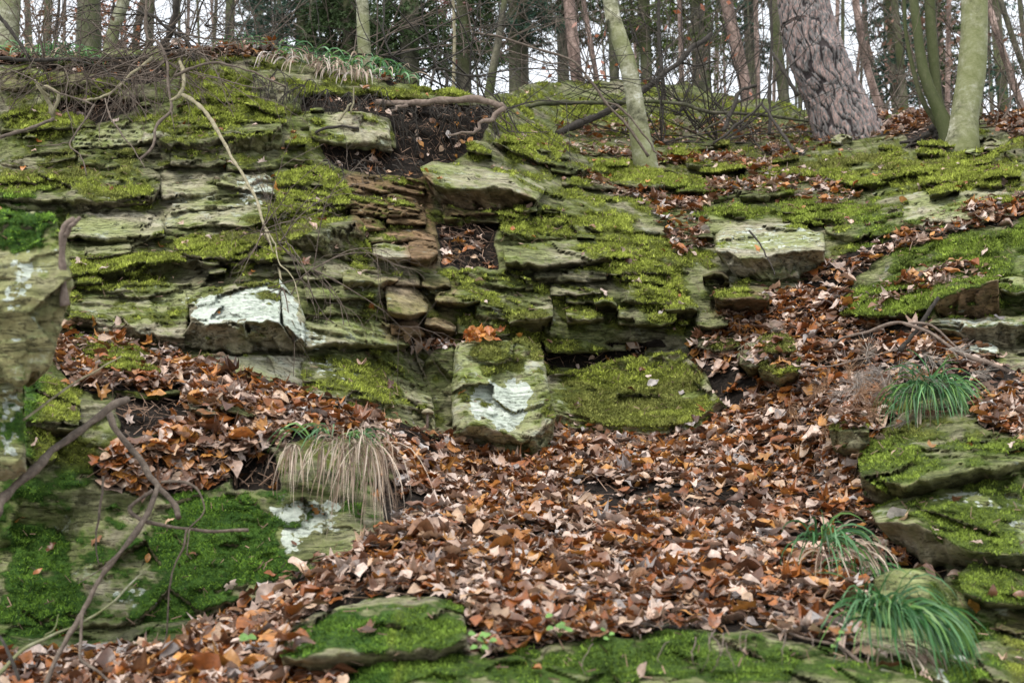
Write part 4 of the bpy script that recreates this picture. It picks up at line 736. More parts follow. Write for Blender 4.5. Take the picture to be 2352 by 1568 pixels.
for k, (u, v) in enumerate([(110, 128), (140, 122), (170, 130), (60, 122), (720, 140), (770, 150), (800, 160), (835, 150), (870, 165), (900, 178), (690, 128), (640, 112), (560, 108)]):
    tuft('grass_tuft', f"short green grass tuft on the skyline edge, {'at the far left' if u < 200 else 'left of the drooping dry grass' if u < 650 else 'above the drooping dry grass' if u < 760 else 'beside the bright green trunk'}", 'grass', (u, v), float(dref(u, v)) - .05, 34, .24, .8, (0, -.2, .3), GREEN[1:] + STRAW[:1], .005, .12, .8, 'green grass tufts along the skyline edge')
for k in range(6):
    u = 660 + k * 32 + rng.uniform(-8, 8); v = 112 + max(0, u - 640) * .27
    tuft('dry_grass', 'bleached dry grass drooping over the black soil at the skyline edge', 'grass', (u, v + 8), float(dref(u, v + 8)) - .14, int(rng.integers(10, 34)), rng.uniform(.16, .28), .5, (0, -.6, 0), STRAW + [(.55, .48, .42)], .0045, .12, .25, 'bleached grass drooping over the skyline edge')
def curvy(P, n, amp, sd):
    Q = catmull(P, n); t = np.linspace(0, 1, n)[:, None] * 5
    return Q + (np.concatenate([fbm(np.c_[t, t * 0 + sd, t * 0 + k], 1.5, 3, sd)[:, None] for k in range(3)], 1) - .5) * 2 * amp
def stick(name, label, cat, segs, m=M_TWIG, wob=.012, group=None, child_names='side_branch', par=None, seg=7):
    """segs: list of (string of u,v points, d0, d1, r0px, r1px); first is the main stem, the others its side branches"""
    root = None
    for k, (s, d0, d1, r0, r1) in enumerate(segs):
        pl = np.array(P_(s)); n = max(8, int(np.sum(np.hypot(*(pl[1:] - pl[:-1]).T)) / 9)); d = np.linspace(d0, d1, len(pl))
        W3 = curvy(wld(pl[:, 0], pl[:, 1], d), n, wob * d0 / 8, int(rng.integers(1, 9999))); dm = (d0 + d1) / 2
        V, Q, T = tube(W3, np.linspace(r0, r1, n) / F * dm, seg, .45, k)
        if root is None:
            root = link(name, mesh(name, V, Q, T, m, None, True, W3[0]), par, W3[0])
            if label: tag(root, label, cat, group)
        else: link(child_names, mesh(child_names, V, Q, T, m, None, True, W3[0]), root, W3[0])
    return root
def twigbush(root_pts, n, L, rad, m, name, label, group=None, spread=1.0, grav=-.1, lev=2, seg=3, cat='twigs', bias=(0, 0, 0)):
    B = Bag(); rg = rng
    def grow(p, d, l, r, lv):
        k = 7; pts = [p]; 
        for _ in range(k): d = unit(d + rg.normal(0, .16, 3) + np.array([0, 0, grav])); pts.append(pts[-1] + d * l / k)
        pts = np.array(pts); V, Q, T = tube(pts, np.linspace(r, r * .35, k + 1), seg, 0, 0, False); B.add(V, Q)
        if lv > 0:
            for _ in range(rg.integers(2, 5)):
                i = rg.integers(1, k); grow(pts[i], unit(d + rg.normal(0, .8, 3)), l * rg.uniform(.35, .7), r * .55, lv - 1)
    for i in range(n):
        p = root_pts[rg.integers(0, len(root_pts))]; grow(np.array(p), unit(rg.normal(0, 1, 3) * np.array([1, .5, 1]) * spread + np.array(bias)), L * rg.uniform(.6, 1.2), rad, lev)
    o = B.obj(name, m)
    return tag(o, label, cat, group)
d8 = lambda u, v, o=.3: float(dref(u, v)) - o
# upper left tangle
stick('hanging_branch', 'long pale curved branch hanging down across the upper left ledges', 'branch', [("418,220 446,235 477,268 510,319 537,362 564,420 591,466 611,526 624,567 638,614 648,641", 8.3, 6.7, 5.5, 2.2), ("611,526 632,560 640,600 672,640 690,700", 7.0, 6.3, 2, 1), ("500,300 520,340 528,360", 7.9, 7.8, 1.5, .8)], M_PALE)
stick('hooked_branch', 'pale hooked branch curling at the skyline above the hanging branch', 'branch', [("391,232 413,218 423,191 420,161 413,141", 8.3, 8.5, 5, 4.2)], M_PALE, .004)
stick('bare_sapling', 'thin twisted sapling stem coming down from the top left into the ledges', 'sapling', [("338,-60 336,77 364,97 383,141 386,188 391,232 391,255 363,282 356,302 349,339 322,366", 8.6, 8.0, 3.2, 3.6), ("336,77 330,40 345,10 340,-40", 8.6, 8.8, 2, 1.2), ("391,255 395,262 400,300", 8.1, 8.0, 1.5, .8)], M_TWIG)
stick('arching_branch', 'dark arching branch leaving the tangle towards the right below the skyline', 'branch', [("400,178 433,161 487,146 537,151 587,168 658,198", 8.3, 8.3, 4, 2), ("440,165 480,175 540,192 585,202 620,195", 8.3, 8.1, 1.6, 1)], M_TWIG)
stick('pale_stick', 'pale slanting stick in the tangle at upper left', 'branch', [("190,232 222,228 248,218 295,178 349,133", 8.1, 8.7, 2.6, 3.5)], M_PALE)
stick('fallen_log', 'dark horizontal log lying along the crest at the far left', 'log', [("-60,132 0,134 60,137 168,137 268,134 335,130", 8.4, 8.9, 5, 3.4), ("67,134 27,74 0,40 -30,-10", 8.45, 8.5, 5, 4), ("168,137 220,150 260,176 300,190", 8.6, 8.3, 2, 1)], M_DTWIG)
stick('broken_stump', 'bleached broken stump sticking out of a dark hollow at the left', 'stump', [("84,191 107,228 124,268", 8.2, 8.25, 4.5, 6), ("97,198 131,212 131,235 124,262", 8.15, 8.2, 4, 4.5), ("78,186 95,205 112,222", 8.1, 8.2, 2, 3)], M_PALE)
stick('stick', 'grey stick leaning on the ledges at the left edge', 'branch', [("-60,334 0,316 67,295 124,275", 7.6, 8.1, 4.2, 4)], M_TWIG)
stick('crossing_twigs', 'crossed thin twigs hanging over the grey slab at upper left', 'twigs', [("215,242 188,289 161,332 185,356 201,403", 8.0, 7.7, 2.4, 1.3), ("242,225 248,255 272,295 295,326 316,363 332,389", 8.0, 7.6, 2.2, 1), ("161,332 100,334 60,334", 7.9, 7.9, 1.4, .8), ("0,155 50,170 100,200 160,222 215,242", 8.0, 8.0, 1.6, 2)], M_TWIG)
stick('leaning_sapling', 'dark leaning sapling on the crest, left of the long arching branch', 'sapling', [("410,-40 406,7 399,50 376,111", 9.0, 9.1, 7, 9), ("316,27 349,37 386,67 430,94 446,141", 8.8, 8.8, 3, 3.6), ("430,64 436,66 470,78", 8.8, 8.9, 1.5, 1)], M_DTWIG)
twigbush([wld(u, v, d8(u, v, .5)) for u, v in ((380, 140), (300, 150), (100, 150), (420, 120), (200, 180), (340, 100))], 75, .85, .0055, M_TWIG, 'twig_tangle', 'fine brown twig tangle hanging over the crest at upper left', lev=2)
twigbush([wld(u, v, d8(u, v, .35)) for u, v in ((640, 560), (690, 640), (600, 530), (720, 620), (650, 660))], 26, .6, .0035, M_TWIG, 'twig_tangle', 'thin bare twigs spreading over the ledges above the white rock', lev=2)
twigbush([wld(u, v, d8(u, v, .5)) for u, v in ((440, 80), (400, 60), (520, 90), (470, 60), (350, 40))], 20, 1.1, .006, M_DTWIG, 'twig_tangle', 'bare twigs standing against the white sky at upper left', lev=2, bias=(0, 0, .6))
twigbush([wld(u, v, d8(u, v, .16)) for u, v in ((660, 190), (700, 196), (750, 205), (800, 212), (850, 216), (620, 180), (580, 172), (890, 222))], 46, .34, .004, M_DTWIG, 'hanging_rootlets', 'ragged rootlets hanging under the mossy rim left of the big root', lev=2, grav=-.32, spread=.6, bias=(0, -.3, -.5), cat='roots')
# crest root with hanging soil roots
stick('bare_root', 'thick gnarled root bridging the black hollow at the crest, centre', 'root', [("862,240 900,238 950,234 1000,240 1060,236 1110,228 1130,234 1148,244 1154,256", 8.95, 8.9, 8, 7), ("1152,246 1130,268 1108,282 1090,300 1060,308 1036,312", 8.85, 8.7, 6.5, 2), ("905,252 915,245 940,240", 8.8, 8.9, 3, 4), ("1130,236 1150,270 1180,300 1200,320", 8.9, 9.2, 2.4, 1.2)], M_ROOT, .03, child_names='side_root')
B = Bag()
for k in range(70):
    u0, v0 = (rng.uniform(890, 1130), 246) if k % 4 else (rng.uniform(740, 985), rng.uniform(362, 390)); ln = rng.uniform(20, 170) ** 1.0 * rng.choice([.4, 1]) if k % 4 else rng.uniform(25, 60)
    d0 = d8(u0, v0, .12 if k % 2 else .08); q = [(u0, v0), (u0 + rng.normal(0, 14), v0 + ln * .4), (u0 + rng.normal(0, 30), v0 + ln)]
    W3 = curvy(wld([a[0] for a in q], [a[1] for a in q], np.array([d0, d0 - .04, d0 - .02])), 10, .04, k + 5); V, Q, T = tube(W3, np.linspace(1.7, .4, 10) * rng.uniform(.3, 1.5) / F * d0, 4, 0, 0, False); B.add(V, Q)
tag(B.obj('hanging_roots', M_DTWIG), 'dark fringe of thin roots hanging in the black soil hollow', 'roots', kind='stuff')
stick('dead_stick', 'short pale stick poking up left of the black hollow', 'branch', [("778,278 790,262 800,246 806,236", 8.5, 8.5, 3, 2.6), ("806,262 812,232 810,200 826,204", 8.6, 8.6, 2.4, 1.4)], M_PALE)
stick('dead_stick', 'dark stick lying on the tan block under the crest', 'branch', [("722,306 745,296 780,290 824,296", 8.3, 8.3, 4, 2.6)], M_DTWIG)
# logs and bare branches, middle and right of the crest
stick('fallen_log', 'long mossy-dark log lying across the slope behind the slim leaning tree', 'log', [("1153,268 1206,245 1263,238 1357,235 1478,232 1566,238 1616,252 1677,262 1767,268 1855,282", 11.2, 11.6, 6.5, 3), ("1677,262 1640,285 1600,310", 11.4, 11.0, 3, 1.5)], M_DARKBARK)
stick('fallen_branch', 'thick dark branch rising to the right behind the slim leaning tree', 'branch', [("1280,305 1340,279 1390,258 1491,198 1558,144 1600,105 1632,78", 11.0, 12.4, 9, 5), ("1558,144 1600,150 1650,140", 12, 12, 3, 1.5), ("1491,198 1520,150 1530,110", 11.9, 12.3, 3, 1.5)], M_DTWIG)
stick('fallen_branch', 'long grey branch leaning in front of the slim leaning tree', 'branch', [("1081,76 1149,87 1239,114 1310,138 1357,188 1390,235 1440,285 1491,359", 10.4, 10.1, 2.4, 3.6), ("1155,110 1250,144 1300,148 1340,178 1357,190", 10.5, 10.4, 1.6, 2), ("1390,235 1430,250 1465,290 1500,340 1520,360", 10.3, 10.1, 2.4, 2)], M_TWIG)
stick('arching_branch', 'dark arching twig over the mossy crest right of centre', 'branch', [("990,192 997,161 1038,165 1071,175 1135,175 1165,188", 9.3, 9.8, 3.2, 1.5), ("1038,165 1010,145 980,120", 9.4, 9.5, 1.6, 1)], M_DTWIG)
stick('bare_sapling', 'thin dark sapling left of the big leaning pine', 'sapling', [("1766,310 1768,250 1767,168 1774,67 1770,-60", 11.0, 11.3, 4, 3), ("1834,218 1801,168 1774,124", 10.9, 11.1, 5, 4)], M_DTWIG)
stick('fallen_branch', 'dark forked branch lying left of the pine foot', 'branch', [("1660,300 1670,285 1697,215 1737,195", 10.9, 11.3, 5, 3.6), ("1824,349 1801,312 1777,275 1750,240", 10.4, 11, 4, 3), ("1640,330 1690,290 1752,236", 10.8, 11, 3, 3)], M_DTWIG)
for a, (u0, u1, lab) in enumerate([(0, 560, 'fine bare saplings and twigs behind the crest at the upper left'), (560, 1150, 'fine bare twigs in front of the dark conifers'), (1120, 1780, 'fine bare saplings behind the slim leaning tree'), (1900, 2352, 'fine bare saplings around the forked tree')]):
    pts_ = [at_y(rng.uniform(u0, u1), 190 + (60 if u0 > 1000 else -60), rng.uniform(13, 19)) for _ in range(30)]
    tag(twigbush(pts_, 44, 2.6, .009, M_TWIG, 'brushwood', lab, lev=2, grav=.02, spread=.7, bias=(0, 0, 1.1)), kind='stuff')  # lighter twig colour here stands in for haze in the wood
for a, (us, lab) in enumerate([(((1600, 300), (1560, 260), (1700, 300), (1650, 330), (1520, 330)), 'tangle of bare brushwood between the slim tree and the pine'), (((1130, 260), (1000, 150), (1080, 180), (900, 130)), 'bare brushwood on the crest behind the big root'), (((2290, 290), (2340, 280), (2250, 285)), 'bare brushwood at the right edge behind the forked tree')]):
    twigbush([wld(u, v, d8(u, v, .1)) for u, v in us], [70, 26, 20][a], 1.5 - .3 * (a == 2), .008, M_DTWIG if a < 2 else M_TWIG, 'brushwood', lab, lev=2, grav=-.02, bias=(0, 0, .25))
# foreground left branch
stick('forked_stick', 'thick pale-barked dead branch lying at the left with forked thin arms', 'branch', [("292,916 255,933 201,977 141,1020 107,1046 84,1072 34,1116 7,1143 -10,1180", 4.6, 4.0, 9.5, 11)], M_TWIG, .008)
stick('forked_branch', 'grey forked branch with many side arms in front of the mossy wall at lower left', 'branch', [("248,950 269,990 312,1045 342,1086 363,1116 399,1153 410,1190", 4.7, 4.4, 7.5, 6), ("363,1116 336,1183 289,1250 235,1317 195,1394 175,1431 134,1505 97,1590", 4.45, 3.8, 7, 5), ("352,1124 299,1166 322,1193 369,1203 430,1213 487,1218 571,1216", 4.4, 4.35, 4.2, 4.2), ("369,1109 413,1106 450,1119 467,1149 468,1180 436,1213", 4.45, 4.35, 3, 2), ("426,1215 423,1257 399,1304 386,1361 386,1421 376,1482", 4.35, 4.3, 3, 1.6), ("187,1410 186,1472 185,1512 222,1539 269,1580", 3.95, 3.75, 3.5, 3), ("284,1258 255,1290 215,1318 178,1340", 4.2, 4.1, 2.2, 1), ("436,1213 432,1240 430,1275", 4.35, 4.3, 2, 1)], M_TWIG, .008, child_names='side_arm')
stick('green_stick', 'long greenish stick rising from the bottom left corner', 'branch', [("-30,1560 0,1545 50,1495 121,1458 188,1428 262,1378 302,1337 346,1297", 3.7, 4.3, 5, 1.8), ("100,1462 125,1440 135,1410", 3.8, 3.9, 1.5, .8)], M_BEECH, .008)
stick('thin_twig', 'thin upright twig left of the forked branch', 'branch', [("238,1092 228,1176 220,1243 225,1294", 4.5, 4.4, 2.6, 2)], M_TWIG, .008)
stick('thin_twig', 'dark twig in the bottom left corner', 'branch', [("-20,1440 0,1465 20,1499 44,1560", 3.7, 3.6, 4.5, 4)], M_DTWIG, .008)
stick('thin_twig', 'straight tan twig leaning beside the tall rock pillar', 'branch', [("279,819 201,862 141,899 50,966", 4.6, 4.3, 1.8, 3.4)], M_PALE, .006)
stick('wood_splinter', 'torn brown wood splinter standing on the right shoulder of the pillar', 'wood', [("170,500 148,530 142,570 146,640 150,700", 3.98, 4.0, 7, 10), ("183,500 160,522 150,540", 3.95, 3.98, 4, 8)], M_ROOT, .01)
# dead pine boughs, right
stick('dead_bough', 'dry arching pine bough lying on leaves above the fountain-shaped grass', 'branch', [("1918,795 1929,782 1952,772 2002,758 2053,737 2090,745 2137,768 2187,805 2237,822 2305,849 2400,890", 6.7, 6.2, 3.2, 5.5), ("2085,742 2140,750 2190,790 2225,830 2262,872 2280,868", 6.5, 6.3, 3, 1.5), ("2187,805 2215,845 2245,868", 6.4, 6.3, 2.4, 1.2), ("1826,856 1850,842 1900,838 1990,822 2060,800", 6.6, 6.5, 2.8, 1.5), ("1918,800 1925,822 1950,832 1990,815", 6.6, 6.5, 2, 1)], M_ROOT, .015)
stick('dead_stick', 'dark upright stick standing in the dry pine bough at the right', 'branch', [("2157,684 2130,721 2103,762 2066,805", 6.55, 6.5, 4, 6)], M_DTWIG)
stick('bare_root', 'pale bare root running down to the right near the bottom', 'root', [("1780,1440 1850,1465 1920,1480 1965,1510 1990,1535", 3.75, 3.6, 3, 7), ("1920,1480 1940,1500 1948,1540", 3.7, 3.6, 2.5, 1.2), ("1700,1430 1740,1450 1780,1440", 3.8, 3.75, 2, 2.5)], M_ROOT, .01, child_names='side_root')
stick('thin_twig', 'dark twig leaning across the pale slab right of centre', 'branch', [("1720,528 1750,570 1770,600 1778,632", 7.9, 7.7, 2.4, 1.6)], M_DTWIG)
B = Bag()
for k in range(13):
    u0 = rng.uniform(1330, 1900); v0 = 1470 + rng.uniform(-25, 10); ln = rng.uniform(30, 95); q = [(u0, v0), (u0 + rng.normal(0, 12), v0 + ln * .5), (u0 + rng.normal(0, 20), v0 + ln)]
    W3 = curvy(wld([a[0] for a in q], [a[1] for a in q], np.array([3.55, 3.2, 3.2])), 10, .006, k + 500); V, Q, T = tube(W3, np.linspace(1.5, .5, 10) * rng.uniform(.6, 1.5) / F * 3.5, 4, 0, 0, False); B.add(V, Q)
tag(B.obj('hanging_roots', M_ROOT), 'thin pale roots trailing over the mossy rock at the bottom', 'roots', kind='stuff')
def needleclump(uv, d, n, L, col, label):
    base = wld(*uv, d); B = []; Cn = []
    for k in range(9):
        c = base + rng.normal(0, 1, 3) * np.array([.10, .08, .05]); ax = unit(rng.normal(0, 1, 3) + np.array([0, -.3, -.6]))
        m = n // 9; t = rng.random((m, 1)); P = c + ax * t * .08; dr = unit(ax * .9 + rng.normal(0, .6, (m, 3)) + np.array([0, -.1, -.3])); sdv = unit(np.cross(dr, rng.normal(0, 1, (m, 3)))) * .0012
        E = P + dr * L * rng.uniform(.6, 1.1, (m, 1)); B.append(np.stack([P - sdv, P + sdv, E + sdv * .5, E - sdv * .5], 1).reshape(-1, 3)); Cn.append(np.repeat(np.array(col) * rng.uniform(.6, 1.4, (m, 1)), 4, 0))
    V = np.vstack(B); tag(link('needle_clump', mesh('needle_clump', V, np.arange(len(V)).reshape(-1, 4), None, M_NEEDLE, {'tint': np.vstack(Cn)}, False, base), None, base), label, 'needles', kind='stuff')
needleclump((2000, 865), 6.15, 700, .075, (.34, .29, .25), 'greyish tuft of dead pine needles under the dry bough')
needleclump((2090, 850), 6.15, 500, .075, (.32, .28, .24), 'grey dead pine needles directly below the dark upright stick')
needleclump((2030, 930), 5.9, 500, .07, (.30, .18, .11), 'reddish dead pine needles left of the fountain-shaped grass')
needleclump((1905, 925), 5.95, 450, .07, (.28, .17, .10), 'brown dead pine needles above the small square block')
needleclump((2110, 930), 5.75, 300, .07, (.22, .19, .17), 'dull grey needle tuft touching the fountain-shaped grass')
# seedlings, mushroom
def seedling(uv, d, label, n=7, s=.011):
    b = wld(*uv, d); r = empty('seedling', b, label, 'plant')
    for k in range(n):
        e = b + np.array([rng.normal(0, .018), rng.uniform(-.03, .0), rng.uniform(.01, .05)]); V, Q, T = tube(catmull([b, (b + e) / 2 + np.array([0, 0, .008]), e], 6), .0009, 4, 0); link('stem', mesh('stem', V, Q, T, M_BLADE, {'tint': np.tile((.14, .22, .05), (len(V), 1))}, True, b), r, b)
        a = np.arange(9) / 9 * 2 * np.pi; ru = s * (.85 + .15 * np.cos(3 * a)); up = unit(np.array([rng.normal(0, .3), -.6, .8])); f = unit(np.cross(up, [1, .2, 0])); g = np.cross(up, f)
        V = np.vstack([[e], e + ru[:, None] * (np.cos(a)[:, None] * f + np.sin(a)[:, None] * g) + up * .003]); T = [(0, 1 + i, 1 + (i + 1) % 9) for i in range(9)]
        link('leaf', mesh('leaf', V, None, T, M_BLADE, {'tint': np.tile(np.array((.14, .27, .06)) * rng.uniform(.7, 1.3), (len(V), 1))}, True, e), r, e)
seedling((1285, 1462), 3.45, 'bright green seedling among leaves above the bottom mossy rock, centre')
seedling((1110, 1500), 3.42, 'bright green round-leaved seedling beside the low rounded boulder')
seedling((572, 1478), 3.6, 'single light green plant in the leaves at lower left', 4, .014)
seedling((1400, 1480), 3.4, 'small pale green seedling right of the brighter one at the bottom', 3, .008)
seedling((1910, 1500), 3.4, 'tiny pale green seedling below the bare root', 3, .008)
mb = wld(982, 948, 6.35); r = empty('mushroom', mb - np.array([0, 0, .06]), 'small tan mushroom on a thin stalk at the left foot of the lichened boulder', 'mushroom')
V, Q, T = tube(np.array([mb - [0, 0, .07], mb - [0, 0, .03], mb]), [.007, .006, .006], 8, .1); link('stalk', mesh('stalk', V, Q, T, M_ROOT, None, True, mb), r, mb)
V, Q, T = tube(np.array([mb + [0, 0, z] for z in (-.004, .0, .008, .016, .021)]), [.024, .030, .027, .016, .004], 14, .1); link('cap', mesh('cap', V, Q, T, M_PALE, None, True, mb), r, mb)

# ------------------------------------------------------------------ trees
def trunk_mesh(cl, hw, Y, mt, seg=14, up=7., down=.8, lump=.12, n=60, plates=False, floor=None, sd=1):
    pl = np.array(P_(cl)); hw = np.array(hw, float); W3 = at_y(pl[:, 0], pl[:, 1], Y); rad = hw / F * np.array([proj(w)[2] for w in W3])
    t0 = unit(W3[0] - W3[1]); t1 = unit(W3[-1] - W3[-2]); dn = down if floor is None else max(.3, (W3[-1][2] - floor) / max(.2, -t1[2]))
    W3 = np.vstack([W3[0] + t0 * up, W3[0] + t0 * up * .5, W3, W3[-1] + t1 * dn]); rad = np.r_[rad[0] * .75, rad[0] * .9, rad, rad[-1] * (1.15 if floor is None else 1.1)]
    L = np.r_[0, np.cumsum(np.linalg.norm(W3[1:] - W3[:-1], axis=1))]; s = np.linspace(0, L[-1], n)
    C3 = catmull(W3, 200); Lc = np.r_[0, np.cumsum(np.linalg.norm(C3[1:] - C3[:-1], axis=1))]; P = np.stack([np.interp(s / L[-1] * Lc[-1], Lc, C3[:, k]) for k in range(3)], -1)
    R = np.interp(s, L, rad); V, Q, T = tube(P, R, seg, 0, 0); Vt = V[:n * seg].reshape(n, seg, 3); axis = P[:, None]
    outw = unit(Vt - axis); rr = R[:, None] * (1 + lump * (fbm(Vt, 3, 3, sd) - .5) * 2 + .05 * (fbm(Vt, 14, 3, sd) - .5))
    pv = np.ones((n, seg))
    if plates:
        th = np.arange(seg) / seg * 2 * np.pi; x = th[None] * R.mean() / .052 + (fbm(Vt, 3.2, 4, 3) - .5) * 5.5; y = s[:, None] / .40 + .8 * (fbm(Vt, 4, 3, 8) - .5) * 3
        per = int(round(2 * np.pi * R.mean() / .052)); x = x % per
        ix = np.floor(x).astype(np.int64); iy = np.floor(y + 0 * x).astype(np.int64); f1 = np.full(x.shape, 9.); f2 = np.full(x.shape, 9.); hh = np.zeros(x.shape)
        for a in (-1, 0, 1):
            for b in (-1, 0, 1):
                cx = (ix + a) % per; cy = iy + b; z0 = 0 * cx; qx = ix + a + _hash(cx, cy, z0, 5); qy = cy + _hash(cx, cy, z0, 6); dq = np.hypot(x - qx, y - qy)
                nw = dq < f1; f2 = np.where(nw, f1, np.minimum(f2, dq)); hh = np.where(nw, _hash(cx, cy, z0, 7), hh); f1 = np.where(nw, dq, f1)
        fl_ = fbm(Vt * np.array([1, 1, .55]), 17, 5, 2, .6); pv = sm(f2 - f1 + (fbm(Vt, 24, 4, 22, .65) - .5) * .42, .03, .17); ter = np.floor(fl_ * 11 + hh * 1.5) / 11
        rr = rr - .022 * (1 - pv) + (ter - .5) * .03 * pv + (fbm(Vt, 90, 2, 5) - .5) * .006; kb = at_y(1900, 112, Y - .2); rr = rr + .045 * np.exp(-((Vt - kb) ** 2).sum(-1) / .009); pv = pv * (.6 + .4 * (np.floor(fl_ * 23 + hh * 3) % 3) / 2)
    V[:n * seg] = (axis + outw * rr[..., None]).reshape(-1, 3)
    at = np.r_[np.repeat(pv.reshape(-1, 1), 3, 1), np.ones((2, 3))]
    return V, Q, T, P, R, at
def tree(label, cl, hw, Y, mt, twigs=6, seg=12, floor=None, group=None, up=7., plates=False, n=60, name='tree', lump=.12, down=.8, tm=None, tl=1.2, cat='tree', lo=.25):
    V, Q, T, P, R, at = trunk_mesh(cl, hw, Y, mt, seg, up, down, lump, n, plates, floor, int(rng.integers(1, 999)))
    base = P[-1]; r = empty(name, base, label, cat, group)
    link('trunk', mesh('trunk', V, Q, T, mt, {'tint': at}, True, base), r, base)
    if twigs:
        B = Bag()
        def grow(p, d, l, rd, lv):
            k = 6; pts = [p]
            for _ in range(k): d = unit(d + rng.normal(0, .22, 3) + np.array([0, 0, .02])); pts.append(pts[-1] + d * l / k)
            pts = np.array(pts); V, Q, T = tube(pts, np.linspace(rd, rd * .35, k + 1), 3, 0, 0, False); B.add(V, Q)
            if lv:
                for _ in range(rng.integers(2, 5)): grow(pts[rng.integers(1, k)], unit(d + rng.normal(0, .7, 3)), l * rng.uniform(.35, .65), rd * .5, lv - 1)
        for k in range(twigs):
            i = int(rng.uniform(0, 1 - lo) * len(P)); a = rng.uniform(0, 6.28); grow(P[i], unit(np.array([math.cos(a), math.sin(a) * .6, rng.uniform(-.2, .5)])), tl * rng.uniform(.6, 1.4), .006 * math.sqrt(Y / 9), 2)
        tag(B.obj('twigs', tm or M_DTWIG, r), kind='stuff')
    return r, P, R
tree('large reddish grey pine with plated bark leaning left on the right crest', "1842,-20 1856,60 1884,150 1922,240 1948,305", [58, 60, 63, 68, 77], 11.0, M_PINE, 4, 220, up=6, plates=True, n=420, lump=.05, down=.7)
tree('slim green-grey tree leaning left with a curved foot, right of centre', "1398,-20 1410,50 1440,140 1458,230 1468,300 1479,356", [17, 18, 19.5, 20, 22, 27], 9.9, M_BEECH, 7, 24, lump=.06)
r1, P1, R1 = tree('forked green-barked tree at the upper right, its stoutest smooth stem', "2238,-20 2237,80 2230,180 2218,250 2213,300 2208,348", [29, 30, 32, 32, 32, 46], 9.4, M_BEECH, 5, 32, lump=.06, down=.5)
for cl, hw, Y, nm in (("2096,-20 2106,60 2118,150 2138,215 2160,260 2182,320", [10, 11, 12, 14, 17, 22], 9.45, 'stem'), ("2135,-20 2138,60 2144,130 2150,190 2156,240 2175,300", [12, 12, 12, 11, 12, 16], 9.55, 'stem'), ("2076,-20 2080,70 2095,150 2118,230 2150,280", [4, 4, 5, 6, 8], 9.6, 'stem')):
    V, Q, T, P, R, at = trunk_mesh(cl, hw, Y, M_DARKBARK, 18, 5 if nm == 'stem' else .05, .25, .15, 50, False, None, 7); link(nm, mesh(nm, V, Q, T, M_DARKBARK, {'tint': at}, True, P[-1]), r1, P[-1])
for k in range(16):
    u1 = rng.uniform(2040, 2260); d_ = d8(2170, 310, .1); W3 = curvy(wld([2190, (2190 + u1) / 2 + rng.normal(0, 14), u1], [300, 318 + rng.normal(0, 10), 350 + rng.normal(0, 14)], np.array([d_ + .1, d_ - .1, d_ - .05])), 16, .05, k + 70)
    V, Q, T = tube(W3, np.linspace(.035, .010, 16) * rng.uniform(.5, 1.1), 7, .4, k); link('root', mesh('root', V, Q, T, M_DTWIG, None, True, W3[0]), r1, W3[0])
tree('bright green mossy trunk standing on the crest above the drooping dry grass', "831,-20 834,60 837,120 842,170", [14, 14.5, 15, 16], 9.6, M_BEECH, 2, 16, lump=.05, down=.6)
tree('dark leaning trunk just right of the crest root, centre', "1162,-20 1150,60 1136,140 1122,222", [7, 8, 9, 12], 11.5, M_DARKBARK, 5, 12, down=.8)
fl = 5.0
TZ = [(90, 'at the far left'), (170, 'left of the stoutest green trunk'), (300, 'right of the stoutest green trunk'), (420, 'above the twig tangle'), (580, 'before the white gap at upper left'), (800, 'left of the bright green trunk'), (980, 'right of the bright green trunk'), (1130, 'above the crest root'), (1290, 'right of the dark leaning trunk'), (1400, 'left of the slim leaning tree'), (1540, 'right of the slim leaning tree'), (1680, 'midway between slim tree and pine'), (1790, 'touching the left edge of the pine'), (1900, 'behind the pine'), (2000, 'right of the pine'), (2080, 'between pine and forked tree'), (2200, 'behind the forked tree'), (2290, 'right of the forked tree'), (9999, 'at the right edge')]
tz = lambda cl: next(z for x, z in TZ if P_(cl)[0][0] < x)
MN = {'smooth_green_bark': 'green', 'dark_green_bark': 'dark', 'pinkish_pine_bark': 'pinkish', 'brown_twig': 'brown', 'pale_branch': 'pale'}
